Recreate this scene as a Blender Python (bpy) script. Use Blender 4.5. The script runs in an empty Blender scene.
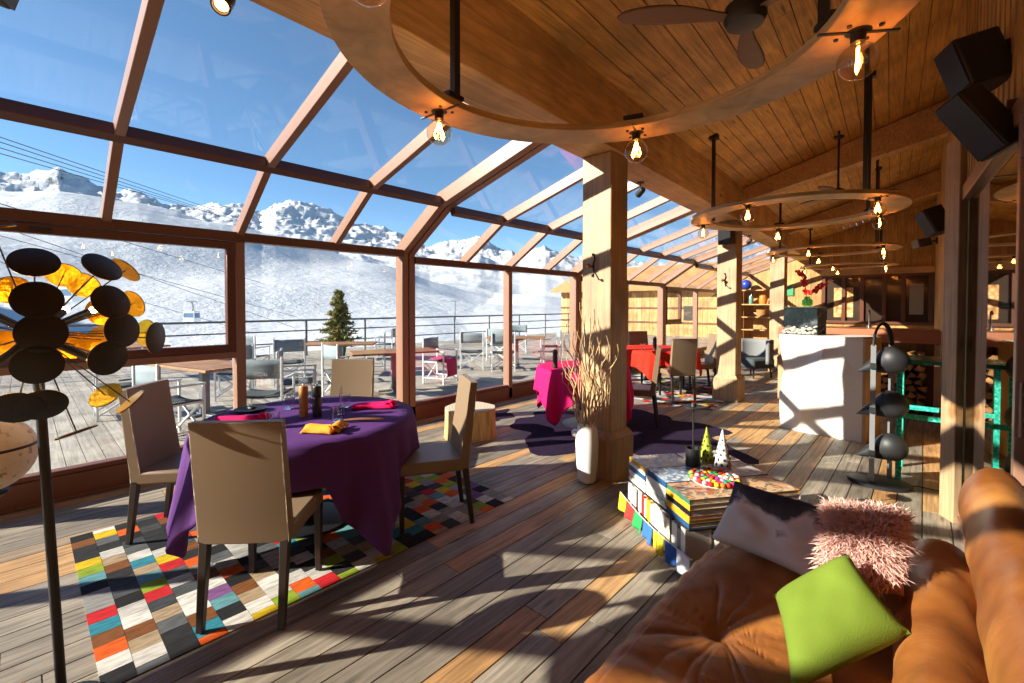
import bpy, bmesh, math, random
from math import sin, cos, pi, radians, sqrt, atan2, tan, exp, floor
from mathutils import Vector, Matrix, noise
random.seed(7)
scene = bpy.context.scene
COL = scene.collection
SKY_STRENGTH = .195
SUN_POWER = 10.
EXPOSURE = .6
FILAMENT = 60.
ADDED_GLOW = 8.

# ------------------------------------------------------------------ materials
def lin(c):
    if isinstance(c, str):
        c = [int(c[i:i + 2], 16) / 255 for i in (0, 2, 4)]
    return tuple(x / 12.92 if x <= .04045 else ((x + .055) / 1.055) ** 2.4 for x in c) + (1.0,)

class NT:
    """small node tree helper"""
    def __init__(self, name):
        self.m = bpy.data.materials.new(name)
        self.m.use_nodes = True
        self.t = self.m.node_tree
        self.t.nodes.clear()
        self.out = self.n('ShaderNodeOutputMaterial')
    def n(self, typ, **kw):
        nd = self.t.nodes.new(typ)
        for k, v in kw.items():
            if k.startswith('i_'):
                nd.inputs[k[2:].replace('_', ' ')].default_value = v
            else:
                setattr(nd, k, v)
        return nd
    def l(self, a, b):
        self.t.links.new(a, b)
    def ramp(self, stops, interp='LINEAR'):
        r = self.n('ShaderNodeValToRGB')
        r.color_ramp.interpolation = interp
        e = r.color_ramp.elements
        while len(e) < len(stops):
            e.new(0.5)
        for k, (p, c) in enumerate(stops):
            e[k].position = p
            e[k].color = lin(c)
        return r
    def coord(self, scale=(1, 1, 1), out='Object'):
        c = self.n('ShaderNodeTexCoord')
        mp = self.n('ShaderNodeMapping')
        mp.inputs['Scale'].default_value = scale
        self.l(c.outputs[out], mp.inputs['Vector'])
        return mp.outputs['Vector']
    def mix(self, fac, a, b, mode='MIX'):
        mx = self.n('ShaderNodeMix', data_type='RGBA', blend_type=mode)
        for sock, v in ((mx.inputs[0], fac), (mx.inputs[6], a), (mx.inputs[7], b)):
            if isinstance(v, (int, float)):
                sock.default_value = v
            elif isinstance(v, tuple):
                sock.default_value = v
            else:
                self.l(v, sock)
        return mx.outputs[2]
    def bump(self, h, strength=.3, dist=.01):
        b = self.n('ShaderNodeBump')
        b.inputs['Strength'].default_value = strength
        b.inputs['Distance'].default_value = dist
        self.l(h, b.inputs['Height'])
        return b.outputs['Normal']
    def done(self, col, rough=.5, metal=0., normal=None, spec=None, **kw):
        b = self.n('ShaderNodeBsdfPrincipled')
        if isinstance(col, (str, tuple)):
            b.inputs['Base Color'].default_value = lin(col) if isinstance(col, str) else col
        else:
            self.l(col, b.inputs['Base Color'])
        if isinstance(rough, (int, float)):
            b.inputs['Roughness'].default_value = rough
        else:
            self.l(rough, b.inputs['Roughness'])
        b.inputs['Metallic'].default_value = metal
        if spec is not None:
            b.inputs['Specular IOR Level'].default_value = spec
        if normal is not None:
            self.l(normal, b.inputs['Normal'])
        for k, v in kw.items():
            b.inputs[k.replace('_', ' ')].default_value = v
        self.l(b.outputs[0], self.out.inputs[0])
        return self.m

def plain(name, col, rough=.5, metal=0., var=.12, scale=6., bump=0., bscale=None, spec=None, **kw):
    """base colour with gentle procedural variation and optional fine bump"""
    t = NT(name)
    v = t.coord()
    nz = t.n('ShaderNodeTexNoise')
    nz.inputs['Scale'].default_value = scale
    nz.inputs['Detail'].default_value = 4
    t.l(v, nz.inputs['Vector'])
    c = lin(col)
    a = tuple(x * (1 - var) for x in c[:3]) + (1,)
    b = tuple(min(1, x * (1 + var)) for x in c[:3]) + (1,)
    colr = t.mix(nz.outputs['Fac'], a, b)
    nrm = None
    if bump:
        n2 = t.n('ShaderNodeTexNoise')
        n2.inputs['Scale'].default_value = bscale or scale * 8
        n2.inputs['Detail'].default_value = 3
        t.l(v, n2.inputs['Vector'])
        nrm = t.bump(n2.outputs['Fac'], bump, .01)
    return t.done(colr, rough, metal, nrm, spec, **kw)

def boards(name, stops, grain=(3, 60, 60), rough=.6, gbump=.25, knots=True, gdark=.45, interp='LINEAR'):
    """timber: every board (mesh island) takes its own tone from the ramp, grain runs along the stretched axis"""
    t = NT(name)
    g = t.n('ShaderNodeNewGeometry')
    r = t.ramp(stops, interp)
    t.l(g.outputs['Random Per Island'], r.inputs[0])
    off = t.n('ShaderNodeVectorMath', operation='SCALE')
    comb = t.n('ShaderNodeCombineXYZ')
    for k in range(3):
        t.l(g.outputs['Random Per Island'], comb.inputs[k])
    t.l(comb.outputs[0], off.inputs[0])
    off.inputs['Scale'].default_value = 37.
    v = t.coord(grain)
    add = t.n('ShaderNodeVectorMath', operation='ADD')
    t.l(v, add.inputs[0]); t.l(off.outputs[0], add.inputs[1])
    nz = t.n('ShaderNodeTexNoise')
    nz.inputs['Scale'].default_value = 1.
    nz.inputs['Detail'].default_value = 6
    nz.inputs['Roughness'].default_value = .62
    nz.inputs['Distortion'].default_value = .6
    t.l(add.outputs[0], nz.inputs['Vector'])
    rg = t.ramp([(.3, (gdark,) * 3), (.62, (1., 1., 1.))])
    t.l(nz.outputs['Fac'], rg.inputs[0])
    col = t.mix(.75, r.outputs[0], rg.outputs[0], 'MULTIPLY')
    n3 = t.n('ShaderNodeTexNoise')
    n3.inputs['Scale'].default_value = 2.2
    n3.inputs['Detail'].default_value = 3
    t.l(t.coord(), n3.inputs['Vector'])
    rs = t.ramp([(.35, (.72, .72, .72)), (.6, (1, 1, 1))])
    t.l(n3.outputs['Fac'], rs.inputs[0])
    col = t.mix(.6, col, rs.outputs[0], 'MULTIPLY')
    if knots:
        vo = t.n('ShaderNodeTexVoronoi')
        vo.inputs['Scale'].default_value = 1.
        vv = t.coord(tuple(max(1.3, x * .16) for x in grain))
        t.l(vv, vo.inputs['Vector'])
        rk = t.ramp([(.04, (.35, .28, .22)), (.12, (1, 1, 1))])
        t.l(vo.outputs['Distance'], rk.inputs[0])
        col = t.mix(.7, col, rk.outputs[0], 'MULTIPLY')
    return t.done(col, rough, 0, t.bump(nz.outputs['Fac'], gbump, .004))

def emit(name, col, power, base='ffb060'):
    t = NT(name)
    b = t.n('ShaderNodeBsdfPrincipled')
    b.inputs['Base Color'].default_value = lin(base)
    b.inputs['Emission Color'].default_value = lin(col)
    b.inputs['Emission Strength'].default_value = power
    t.l(b.outputs[0], t.out.inputs[0])
    return t.m

def glassy(name, tint=(1, 1, 1, 1), refl=.9, rough=0., f0=1.45):
    """thin clear glass: straight-through transmission plus a fresnel mirror"""
    t = NT(name)
    tr = t.n('ShaderNodeBsdfTransparent')
    tr.inputs[0].default_value = tint
    gl = t.n('ShaderNodeBsdfGlossy')
    gl.inputs['Color'].default_value = (refl,) * 3 + (1,)
    gl.inputs['Roughness'].default_value = rough
    lw = t.n('ShaderNodeLayerWeight'); lw.inputs[0].default_value = .5
    pw = t.n('ShaderNodeMath', operation='POWER'); t.l(lw.outputs['Facing'], pw.inputs[0]); pw.inputs[1].default_value = 5.
    f_0 = ((f0 - 1) / (f0 + 1)) ** 2
    fr = t.n('ShaderNodeMath', operation='MULTIPLY_ADD'); t.l(pw.outputs[0], fr.inputs[0]); fr.inputs[1].default_value = 1 - f_0; fr.inputs[2].default_value = f_0
    mx = t.n('ShaderNodeMixShader')
    t.l(fr.outputs[0], mx.inputs[0]); t.l(tr.outputs[0], mx.inputs[1]); t.l(gl.outputs[0], mx.inputs[2])
    t.l(mx.outputs[0], t.out.inputs[0])
    return t.m

# ------------------------------------------------------------------ mesh builder
class MB:
    def __init__(self):
        self.v, self.f = [], []
    def add(self, vs, fs, M=None):
        b = len(self.v)
        for p in vs:
            p = Vector(p)
            self.v.append(tuple(M @ p) if M is not None else tuple(p))
        self.f += [tuple(b + i for i in q) for q in fs]
        return self
    def box(self, c, s, M=None, rz=0.):
        x, y, z = (k / 2 for k in s)
        R = Matrix.Translation(c) @ Matrix.Rotation(rz, 4, 'Z')
        if M is not None:
            R = M @ R
        vs = [(a, b, d) for a in (-x, x) for b in (-y, y) for d in (-z, z)]
        return self.add(vs, [(0, 1, 3, 2), (4, 6, 7, 5), (0, 4, 5, 1), (2, 3, 7, 6), (0, 2, 6, 4), (1, 5, 7, 3)], R)
    def span(self, a, b):
        """box from corner a to corner b"""
        c = [(p + q) / 2 for p, q in zip(a, b)]
        return self.box(c, [abs(p - q) for p, q in zip(a, b)])
    def bar(self, p, q, w, h, up=(0, 0, 1), w2=None, h2=None):
        p, q = Vector(p), Vector(q)
        d = (q - p).normalized()
        s = d.cross(Vector(up))
        if s.length < 1e-5:
            s = d.cross(Vector((0, 1, 0)))
        s.normalize()
        u = s.cross(d)
        w2, h2 = w2 or w, h2 or h
        vs = [o + s * (a * ww / 2) + u * (b * hh / 2) for o, ww, hh in ((p, w, h), (q, w2, h2)) for a, b in ((-1, -1), (1, -1), (1, 1), (-1, 1))]
        return self.add(vs, [(3, 2, 1, 0), (4, 5, 6, 7), (0, 1, 5, 4), (1, 2, 6, 5), (2, 3, 7, 6), (3, 0, 4, 7)])
    def tube(self, path, r, n=8, closed=False, caps=True, M=None, flat=1.):
        P = [Vector(p) for p in path]
        m = len(P)
        R = r if isinstance(r, (list, tuple)) else [r] * m
        T = []
        for i in range(m):
            a = P[i - 1] if (i or closed) else P[i]
            b = P[(i + 1) % m] if (i < m - 1 or closed) else P[i]
            T.append((b - a).normalized())
        ref = Vector((0, 0, 1)) if abs(T[0].z) < .9 else Vector((1, 0, 0))
        N = T[0].cross(ref).normalized()
        vs, fs = [], []
        for i in range(m):
            if i:
                ax = T[i - 1].cross(T[i])
                if ax.length > 1e-7:
                    N = Matrix.Rotation(T[i - 1].angle(T[i]), 3, ax) @ N
            B = T[i].cross(N)
            vs += [P[i] + (N * cos(2 * pi * k / n) + B * sin(2 * pi * k / n) * flat) * R[i] for k in range(n)]
        for i in range(m if closed else m - 1):
            j = (i + 1) % m
            fs += [(i * n + k, i * n + (k + 1) % n, j * n + (k + 1) % n, j * n + k) for k in range(n)]
        if caps and not closed:
            fs += [tuple(range(n))[::-1], tuple((m - 1) * n + k for k in range(n))]
        return self.add(vs, fs, M)
    def lathe(self, prof, n=24, M=None, c=(0, 0, 0)):
        vs, fs = [], []
        for r, z in prof:
            vs += [(c[0] + r * cos(2 * pi * k / n), c[1] + r * sin(2 * pi * k / n), c[2] + z) for k in range(n)]
        for i in range(len(prof) - 1):
            fs += [(i * n + k, i * n + (k + 1) % n, (i + 1) * n + (k + 1) % n, (i + 1) * n + k) for k in range(n)]
        if prof[0][0] > 1e-6:
            fs.append(tuple(range(n))[::-1])
        if prof[-1][0] > 1e-6:
            fs.append(tuple((len(prof) - 1) * n + k for k in range(n)))
        return self.add(vs, fs, M)
    def prism(self, poly, z0, z1, M=None):
        n = len(poly)
        vs = [(x, y, z0) for x, y in poly] + [(x, y, z1) for x, y in poly]
        fs = [tuple(range(n))[::-1], tuple(range(n, 2 * n))] + [(k, (k + 1) % n, n + (k + 1) % n, n + k) for k in range(n)]
        return self.add(vs, fs, M)
    def ball(self, c, r, n=12, m=8, s=(1, 1, 1), M=None):
        prof = [(r * sin(pi * i / m), -r * cos(pi * i / m)) for i in range(m + 1)]
        prof[0] = (1e-5, -r); prof[-1] = (1e-5, r)
        MM = Matrix.Translation(c) @ Matrix.Diagonal((*s, 1))
        return self.lathe(prof, n, MM if M is None else M @ MM)
    def grid(self, fn, nu, nv, wrap=False, M=None):
        vs = [fn(i / nu, j / nv) for j in range(nv + 1) for i in range(nu + (0 if wrap else 1))]
        w = nu if wrap else nu + 1
        fs = [(j * w + i, j * w + (i + 1) % w, (j + 1) * w + (i + 1) % w, (j + 1) * w + i) for j in range(nv) for i in range(nu)]
        return self.add(vs, fs, M)
    def build(self, name, mat, parent=None, bevel=0., smooth=True, sub=0, solid=0., ang=38., seg=2, fix=True):
        me = bpy.data.meshes.new(name)
        me.from_pydata(self.v, [], self.f)
        if fix:
            bm = bmesh.new(); bm.from_mesh(me)
            if fix == 'weld':
                bmesh.ops.remove_doubles(bm, verts=bm.verts, dist=1e-5)
            bmesh.ops.recalc_face_normals(bm, faces=bm.faces)
            bm.to_mesh(me); bm.free()
        for p in me.polygons:
            p.use_smooth = smooth
        if smooth:
            me.set_sharp_from_angle(angle=radians(ang))
        me.materials.append(mat)
        o = bpy.data.objects.new(name, me)
        COL.objects.link(o)
        if parent is not None:
            o.parent = parent
        if solid:
            md = o.modifiers.new('solid', 'SOLIDIFY'); md.thickness = solid; md.offset = 0
        if bevel:
            md = o.modifiers.new('bevel', 'BEVEL'); md.width = bevel; md.segments = seg; md.limit_method = 'ANGLE'; md.angle_limit = radians(35)
        if sub:
            md = o.modifiers.new('sub', 'SUBSURF'); md.levels = sub; md.render_levels = sub
        return o

def tag(o, label=None, cat=None, group=None, kind=None):
    if label: o['label'] = label
    if cat: o['category'] = cat
    if group: o['group'] = group
    if kind: o['kind'] = kind
    return o
def empty(name, loc=(0, 0, 0), rz=0., label=None, cat=None, group=None, kind=None):
    o = bpy.data.objects.new(name, None)
    COL.objects.link(o)
    o.empty_display_size = .1
    o.location = loc
    o.rotation_euler = (0, 0, rz)
    return tag(o, label, cat, group, kind)
def dup(o, loc=None, rz=None, label=None, parent=None, group=None):
    """a copy of a thing with copies of its parts and sub-parts (mesh data shared)"""
    c = o.copy()
    COL.objects.link(c)
    c.parent = parent
    for ch in list(o.children):
        dup(ch, parent=c)
    if loc is not None: c.location = loc
    if rz is not None: c.rotation_euler = (0, 0, rz)
    if label: c['label'] = label
    if group: c['group'] = group
    return c
def face(fx, fy):
    """z rotation that turns local +Y towards (fx, fy)"""
    return atan2(-fx, fy)
def struct(o):
    o['kind'] = 'structure'
    return o

# ------------------------------------------------------------------ palette
M = {}
M['deck'] = boards('weathered_deck', [(0, '9a8f80'), (.25, 'ada190'), (.45, '8a7f71'), (.6, 'b0a38f'), (.74, '9c9080'), (.78, 'cf9f68'), (.9, 'dcae78'), (1, 'c2935f')], (40, 2.2, 40), .55, .35)
M['ext_deck'] = boards('terrace_deck', [(0, 'a69d91'), (.5, 'b8b0a5'), (1, '958c81')], (2.2, 40, 40), .7, .3, gdark=.7)
M['ceil'] = boards('ceiling_pine', [(0, 'dba24c'), (.4, 'e6ae58'), (.7, 'd09844'), (1, 'ecb964')], (50, 2.2, 50), .5, .2, gdark=.6)
M['wallwood'] = boards('wall_pine', [(0, 'c8954f'), (.5, 'd3a35e'), (1, 'bb8746')], (50, 50, 2.2), .55, .2)
M['beam'] = boards('glulam', [(0, 'd8ab70'), (1, 'deb178')], (40, 1.6, 24), .55, .15, gdark=.68)
M['pillar'] = boards('pillar_pine', [(0, 'bf9d76'), (1, 'c8a67f')], (40, 40, 1.6), .55, .15, gdark=.7)
M['ring'] = boards('ring_plywood', [(0, 'e4c692'), (1, 'e4c692')], (6, 6, 60), .5, .1, knots=False, gdark=.7)
M['frame'] = plain('brown_aluminium', '8c6956', .34, 0, .05)
M['frame_in'] = plain('dark_brown_frame', '5b3322', .35, 0, .1)
M['sill'] = plain('brown_sill', '6e4029', .4, 0, .12, 4)
M['glass'] = glassy('window_glass', (.96, .98, .98, 1), .8)
M['mirror'] = NT('dark_mirror_glass').done('8b8078', .015, 1.)
M['leather'] = plain('taupe_leather', '7f6a53', .42, 0, .06, 5, .06, 160)
M['legs'] = plain('dark_wood_leg', '2c211b', .45, 0, .2)
M['black'] = plain('black_metal', '16161a', .45, 0, .15)
M['satin'] = plain('satin_black', '1d1d1f', .5, 0, .1)
M['white'] = plain('matte_white', 'e8e6e1', .55, 0, .03)
M['chrome'] = plain('chrome', 'c9c9cc', .2, 1., .03)
M['purple'] = plain('purple_cloth', '573070', .8, 0, .1, 9, .2, 300, .2)
M['magenta'] = plain('magenta_cloth', 'd3155f', .8, 0, .08, 9, .2, 300, .2)
M['red'] = plain('red_cloth', 'd92b18', .8, 0, .08, 9, .2, 300, .2)
M['pinknap'] = plain('pink_napkin', 'e0105f', .8, 0, .08, 9, .2, 300, .2)
M['orangenap'] = plain('orange_napkin', 'e0952e', .8, 0, .1, 9, .2, 300, .2)
M['gold'] = plain('gold_leaf', 'd69a1c', .28, 1., .3, 14, .3, 40)
t = NT('chipped_turquoise_paint')
nz = t.n('ShaderNodeTexNoise'); nz.inputs['Scale'].default_value = 55; nz.inputs['Detail'].default_value = 3; t.l(t.coord(), nz.inputs['Vector'])
rp = t.ramp([(.36, '0c7f6e'), (.48, '16ad95'), (.6, '1cbba2'), (.68, '8fe0d0')]); t.l(nz.outputs['Fac'], rp.inputs[0])
M['teal'] = t.done(rp.outputs[0], .45, 0, t.bump(nz.outputs['Fac'], .4, .004))
M['cup'] = NT('tumbler_glass').done('f4f7fa', .0, 0, None, .5, Transmission_Weight=1., IOR=1.45)
# ------------------------------------------------------------------ camera, world, sun
cam_d = bpy.data.cameras.new('camera')
cam = bpy.data.objects.new('camera', cam_d)
COL.objects.link(cam)
cam.location = (0, 0, 1.55)
cam.rotation_euler = (radians(90 - 1.2), 0, radians(42.5))
cam_d.sensor_width = 36
cam_d.lens = 450 / 1024 * 36
cam_d.shift_y = -27 / 1024
cam_d.clip_start = .05
cam_d.clip_end = 20000
scene.camera = cam

SUN_AZ, SUN_EL = radians(32.6), radians(23.8)          # light travels towards (sin az, cos az), dropping at the elevation
w = bpy.data.worlds.new('world'); scene.world = w
w.use_nodes = True
wt = w.node_tree; wt.nodes.clear()
sky = wt.nodes.new('ShaderNodeTexSky')
sky.sky_type = 'NISHITA'; sky.sun_disc = False
sky.sun_elevation = radians(32); sky.sun_rotation = SUN_AZ + pi
sky.altitude = 2300; sky.air_density = .7; sky.dust_density = 0; sky.ozone_density = 2.5
bg = wt.nodes.new('ShaderNodeBackground'); bg.inputs[1].default_value = SKY_STRENGTH
wo = wt.nodes.new('ShaderNodeOutputWorld')
tint = wt.nodes.new('ShaderNodeMix'); tint.data_type = 'RGBA'; tint.blend_type = 'MULTIPLY'; tint.inputs[0].default_value = 1.; tint.inputs[7].default_value = (.87, .99, .92, 1)
wt.links.new(sky.outputs[0], tint.inputs[6]); wt.links.new(tint.outputs[2], bg.inputs[0]); wt.links.new(bg.outputs[0], wo.inputs[0])
sd = bpy.data.lights.new('sun', 'SUN'); sd.energy = SUN_POWER; sd.angle = radians(.5); sd.color = (1., .9, .76)
so = bpy.data.objects.new('sun', sd); COL.objects.link(so)
so.rotation_euler = Vector((sin(SUN_AZ) * cos(SUN_EL), cos(SUN_AZ) * cos(SUN_EL), -sin(SUN_EL))).to_track_quat('-Z', 'Y').to_euler()
so.location = (-10, -20, 12)
scene.view_settings.view_transform = 'Standard'
scene.view_settings.look = 'None'
scene.view_settings.gamma = 1
scene.view_settings.use_curve_mapping = False
scene.view_settings.exposure = EXPOSURE
scene.cycles.use_denoising = True
scene.cycles.max_bounces = 8
scene.cycles.diffuse_bounces = 6
scene.cycles.transparent_max_bounces = 24
scene.cycles.sample_clamp_indirect = 6
scene.cycles.caustics_reflective = False
scene.cycles.caustics_refractive = False

# ------------------------------------------------------------------ floor and shell
YB, YF = -8.4, 16.0                                  # back and far wall
def wallx(y):                                        # room-side face of the right wall
    return .19 if y > 4.55 else .2 + (4.55 - max(y, 0)) * .045
b = MB()
x = -4.97
rr = random.Random(3)
while x < .5:
    y = YB - rr.random() * 3
    while y < YF:
        L = rr.choice((2.4, 3., 3.6, 4.2))
        b.span((x, max(y, YB), -.03), (x + .1435, min(y + L, YF) - .005, 0))
        y += L
    x += .151
b.span((-5., YB, -.06), (.6, YF, -.032))
struct(b.build('floor', M['deck'], smooth=False))

def ceilz(x): return 3.44 + .3 * (x + 2.0)
def swing(y): return -.0425 * (y - 3.5)              # the timber hall stands at a slight angle to the glazed lean-to
def skew(o):
    for v in o.data.vertices: v.co.x += swing(v.co.y)
    return o
b = MB()
x = -2.02
while x < 1.0:
    y = YB - rr.random() * 3
    while y < YF:
        L = rr.choice((3., 4., 5.))
        p, q = Vector((x + .07, max(y, YB), ceilz(x + .07) + .02)), Vector((x + .07, min(y + L, YF) - .004, ceilz(x + .07) + .02))
        b.bar(p, q, .139, .03, up=(-.29, 0, .957))
        y += L
    x += .14
ceil_o = skew(struct(b.build('ceiling', M['ceil'], smooth=False)))
b = MB()
b.prism([(-2.45, 3.48), (1.6, 4.6), (1.6, 4.7), (-2.45, 3.6)], -YF - .2, -YB + .2, Matrix.Rotation(radians(90), 4, 'X'))
skew(struct(b.build('roof', M['sill'], smooth=False)))

b = MB()
b.span((-2.35, YB, 2.9), (-2.0, YF, 3.47))
skew(struct(b.build('trim_1', M['beam'], bevel=.008)))['label'] = 'long glued timber beam carried by the pillars'
for k, y in enumerate((8.0, 12.2)):
    b = MB()
    b.prism([(-2.0, 3.22), (1., 3.85), (1., 4.33), (-2.0, 3.43)], -y - .1, -y + .1, Matrix.Rotation(radians(90), 4, 'X'))
    skew(struct(b.build('trim_%d' % (k + 2), M['beam'], bevel=.006)))

def planks_wall(name, along, fixed, lo, hi, z0, ztop, mat, wdt=.13, th=.03, axis='y'):
    """vertical boards; ztop may be a function of the running coordinate"""
    b = MB(); s = lo
    while s < hi - .01:
        e = min(s + wdt - .003, hi)
        zt = ztop((s + e) / 2) if callable(ztop) else ztop
        f = fixed((s + e) / 2) if callable(fixed) else fixed
        if zt > z0:
            if axis == 'y': b.span((f, s, z0), (f + th, e, zt))
            else: b.span((s, f, z0), (e, f + th, zt))
        s += wdt
    zz = [((ztop(lo + (hi - lo) * i / 12) if callable(ztop) else ztop), lo + (hi - lo) * i / 12) for i in range(13)]
    for (za, sa), (zb_, sb) in zip(zz, zz[1:]):
        f = (fixed((sa + sb) / 2) if callable(fixed) else fixed) + th + .004
        if max(za, zb_) > z0:
            if axis == 'y': b.span((f, sa, z0), (f + .05, sb, max(za, zb_)))
            else: b.span((sa, f, z0), (sb, f + .05, max(za, zb_) + .03))
    return struct(b.build(name, mat, smooth=False))
# right wall: boards beyond the post, mirror doors up to it, boards above them
planks_wall('wall_right', 0, .19, 4.62, YF, 0, 4.5, M['wallwood'])
planks_wall('wall_right_upper', 0, lambda y: wallx(y), YB, 4.6, 2.36, 4.4, M['wallwood'])
planks_wall('wall_right_rear', 0, .42, YB, .04, 0, 2.36, M['wallwood'])
A, Bq = Vector((wallx(4.5) + .02, 4.5, 0)), Vector((wallx(.05) + .02, .05, 0))
dr = (Bq - A).normalized()
w1 = struct(empty('window_1'))
w1['label'] = 'tall dark mirror glass doors along the right wall'
b = MB(); b.bar(A + Vector((0, 0, 1.16)), Bq + Vector((0, 0, 1.16)), .012, 2.28); b.build('pane', M['mirror'], w1, smooth=False)
b = MB()
for s, wd in ((1.83, .07), (3.1, .07), (4.4, .07)):
    c = A + dr * s
    b.bar(c + Vector((-.012, 0, .02)), c + Vector((-.012, 0, 2.33)), wd, .05, up=(1, 0, 0))
b.bar(A + Vector((-.01, 0, 2.33)), Bq + Vector((-.01, 0, 2.33)), .06, .1)
b.bar(A + Vector((-.01, 0, .03)), Bq + Vector((-.01, 0, .03)), .05, .06)
b.build('frame', M['frame'], w1, bevel=.004)
b = MB(); b.add([(.099, 4.566, 0), (.17, 4.442, 0), (.215, 4.47, 0), (.145, 4.60, 0), (.099, 4.566, 2.72), (.17, 4.442, 2.72), (.215, 4.47, 2.72), (.145, 4.60, 2.72)], [(3, 2, 1, 0), (4, 5, 6, 7), (0, 1, 5, 4), (1, 2, 6, 5), (2, 3, 7, 6), (3, 0, 4, 7)])
struct(b.build('trim_4', M['pillar'], bevel=.005))
b = MB(); b.tube([(.25, 2.3, 1.1), (.25, 2.3, 1.29)], .018, 10); b.tube([(.25, 2.3, 2.05), (.25, 2.3, 2.2)], .018, 10)
o = b.build('door_hinge', M['frame_in'], w1)
# back wall behind the camera
planks_wall('wall_back', 0, YB - .03, -5., .5, 0, lambda x: ceilz(x - swing(YB)) if x > -1.7 else (3. if x > -4 else 2.4), M['wallwood'], axis='x')

# far wall with dark windows over the bar
def roofz(x):
    if x > -2.75: return ceilz(x - swing(YF))
    if x > -4.22: return 3.16 - (-2.33 - x) * .28
    return 2.62 - (-4.22 - x) * .65
planks_wall('wall_far', 0, YF, -5., -2.25, 0, roofz, M['wallwood'], axis='x')
planks_wall('wall_far_gable', 0, YF, -2.25, .2, 2.42, lambda x: ceilz(x - swing(YF)), M['wallwood'], axis='x')
planks_wall('wall_far_lower', 0, YF, -2.25, .2, 0, 1.05, M['wallwood'], axis='x')
w2 = struct(empty('window_2'))
w2['label'] = 'row of dark inner windows in the far wall above the bar'
M['inner_dark'] = plain('dark_inner_glass', '3a2f28', .08, 0, .3, 3)
b = MB(); b.span((-2.25, YF + .05, 1.05), (.2, YF + .07, 2.42)); b.build('pane', M['inner_dark'], w2, smooth=False)
b = MB()
for xx in (-2.2, -1.72, -1.3, -.82, -.42, .12):
    b.span((xx - .045, YF - .02, 1.05), (xx + .045, YF + .04, 2.42))
b.span((-2.25, YF - .03, 2.33), (.2, YF + .03, 2.45)); b.span((-2.25, YF - .06, 1.02), (.2, YF + .04, 1.1))
b.build('frame', M['frame_in'], w2, bevel=.005)
b = MB(); b.span((-2.25, YF - .09, 2.4), (.2, YF - .01, 2.56)); struct(b.build('trim_5', M['beam']))
# panels whose painted colour stands in for lit outlooks
t = NT('painted_lit_outlook')
vo = t.n('ShaderNodeTexVoronoi'); vo.inputs['Scale'].default_value = 9
t.l(t.coord(), vo.inputs['Vector'])
r = t.ramp([(0, 'e8c890'), (.5, 'c09058'), (1, '7a5230')]); t.l(vo.outputs['Distance'], r.inputs[0])
M['stone'] = t.done(r.outputs[0], .8)
b = MB(); b.span((-1.95, YF + .035, 1.2), (-1.5, YF + .052, 2.05)); b.build('view_panel', M['stone'], w2, smooth=False)
b = MB(); b.span((-.3, YF + .035, 1.3), (-.02, YF + .052, 2.1)); b.build('view_panel', plain('grey_view', '8f8a80', .6), w2, smooth=False)

# pillars with plinths
for k, y in enumerate((3.5, 7.7, 11.9)):
    b = MB(); px = swing(y)
    b.span((-2.33 + px, y, 0), (-2.03 + px, y + .3, 2.9))
    s = struct(empty('pillar' if k == 0 else 'pillar.%03d' % k))
    s['label'] = ('nearest square timber pillar', 'second square timber pillar', 'farthest square timber pillar')[k]
    b.build('shaft', M['pillar'], s, bevel=.012)
    b = MB(); e = .045
    b.span((px - 2.33 - e, y - e, 0), (px - 2.03 + e, y + .3 + e, .36))
    vs = [(px - 2.33 - e, y - e, .36), (px - 2.03 + e, y - e, .36), (px - 2.03 + e, y + .3 + e, .36), (px - 2.33 - e, y + .3 + e, .36),
          (px - 2.33 - .004, y - .004, .42), (px - 2.03 + .004, y - .004, .42), (px - 2.03 + .004, y + .304, .42), (px - 2.33 - .004, y + .304, .42)]
    b.add(vs, [(0, 1, 5, 4), (1, 2, 6, 5), (2, 3, 7, 6), (3, 0, 4, 7), (4, 5, 6, 7), (3, 2, 1, 0)])
    b.build('plinth', M['pillar'], s, bevel=.006)

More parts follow.
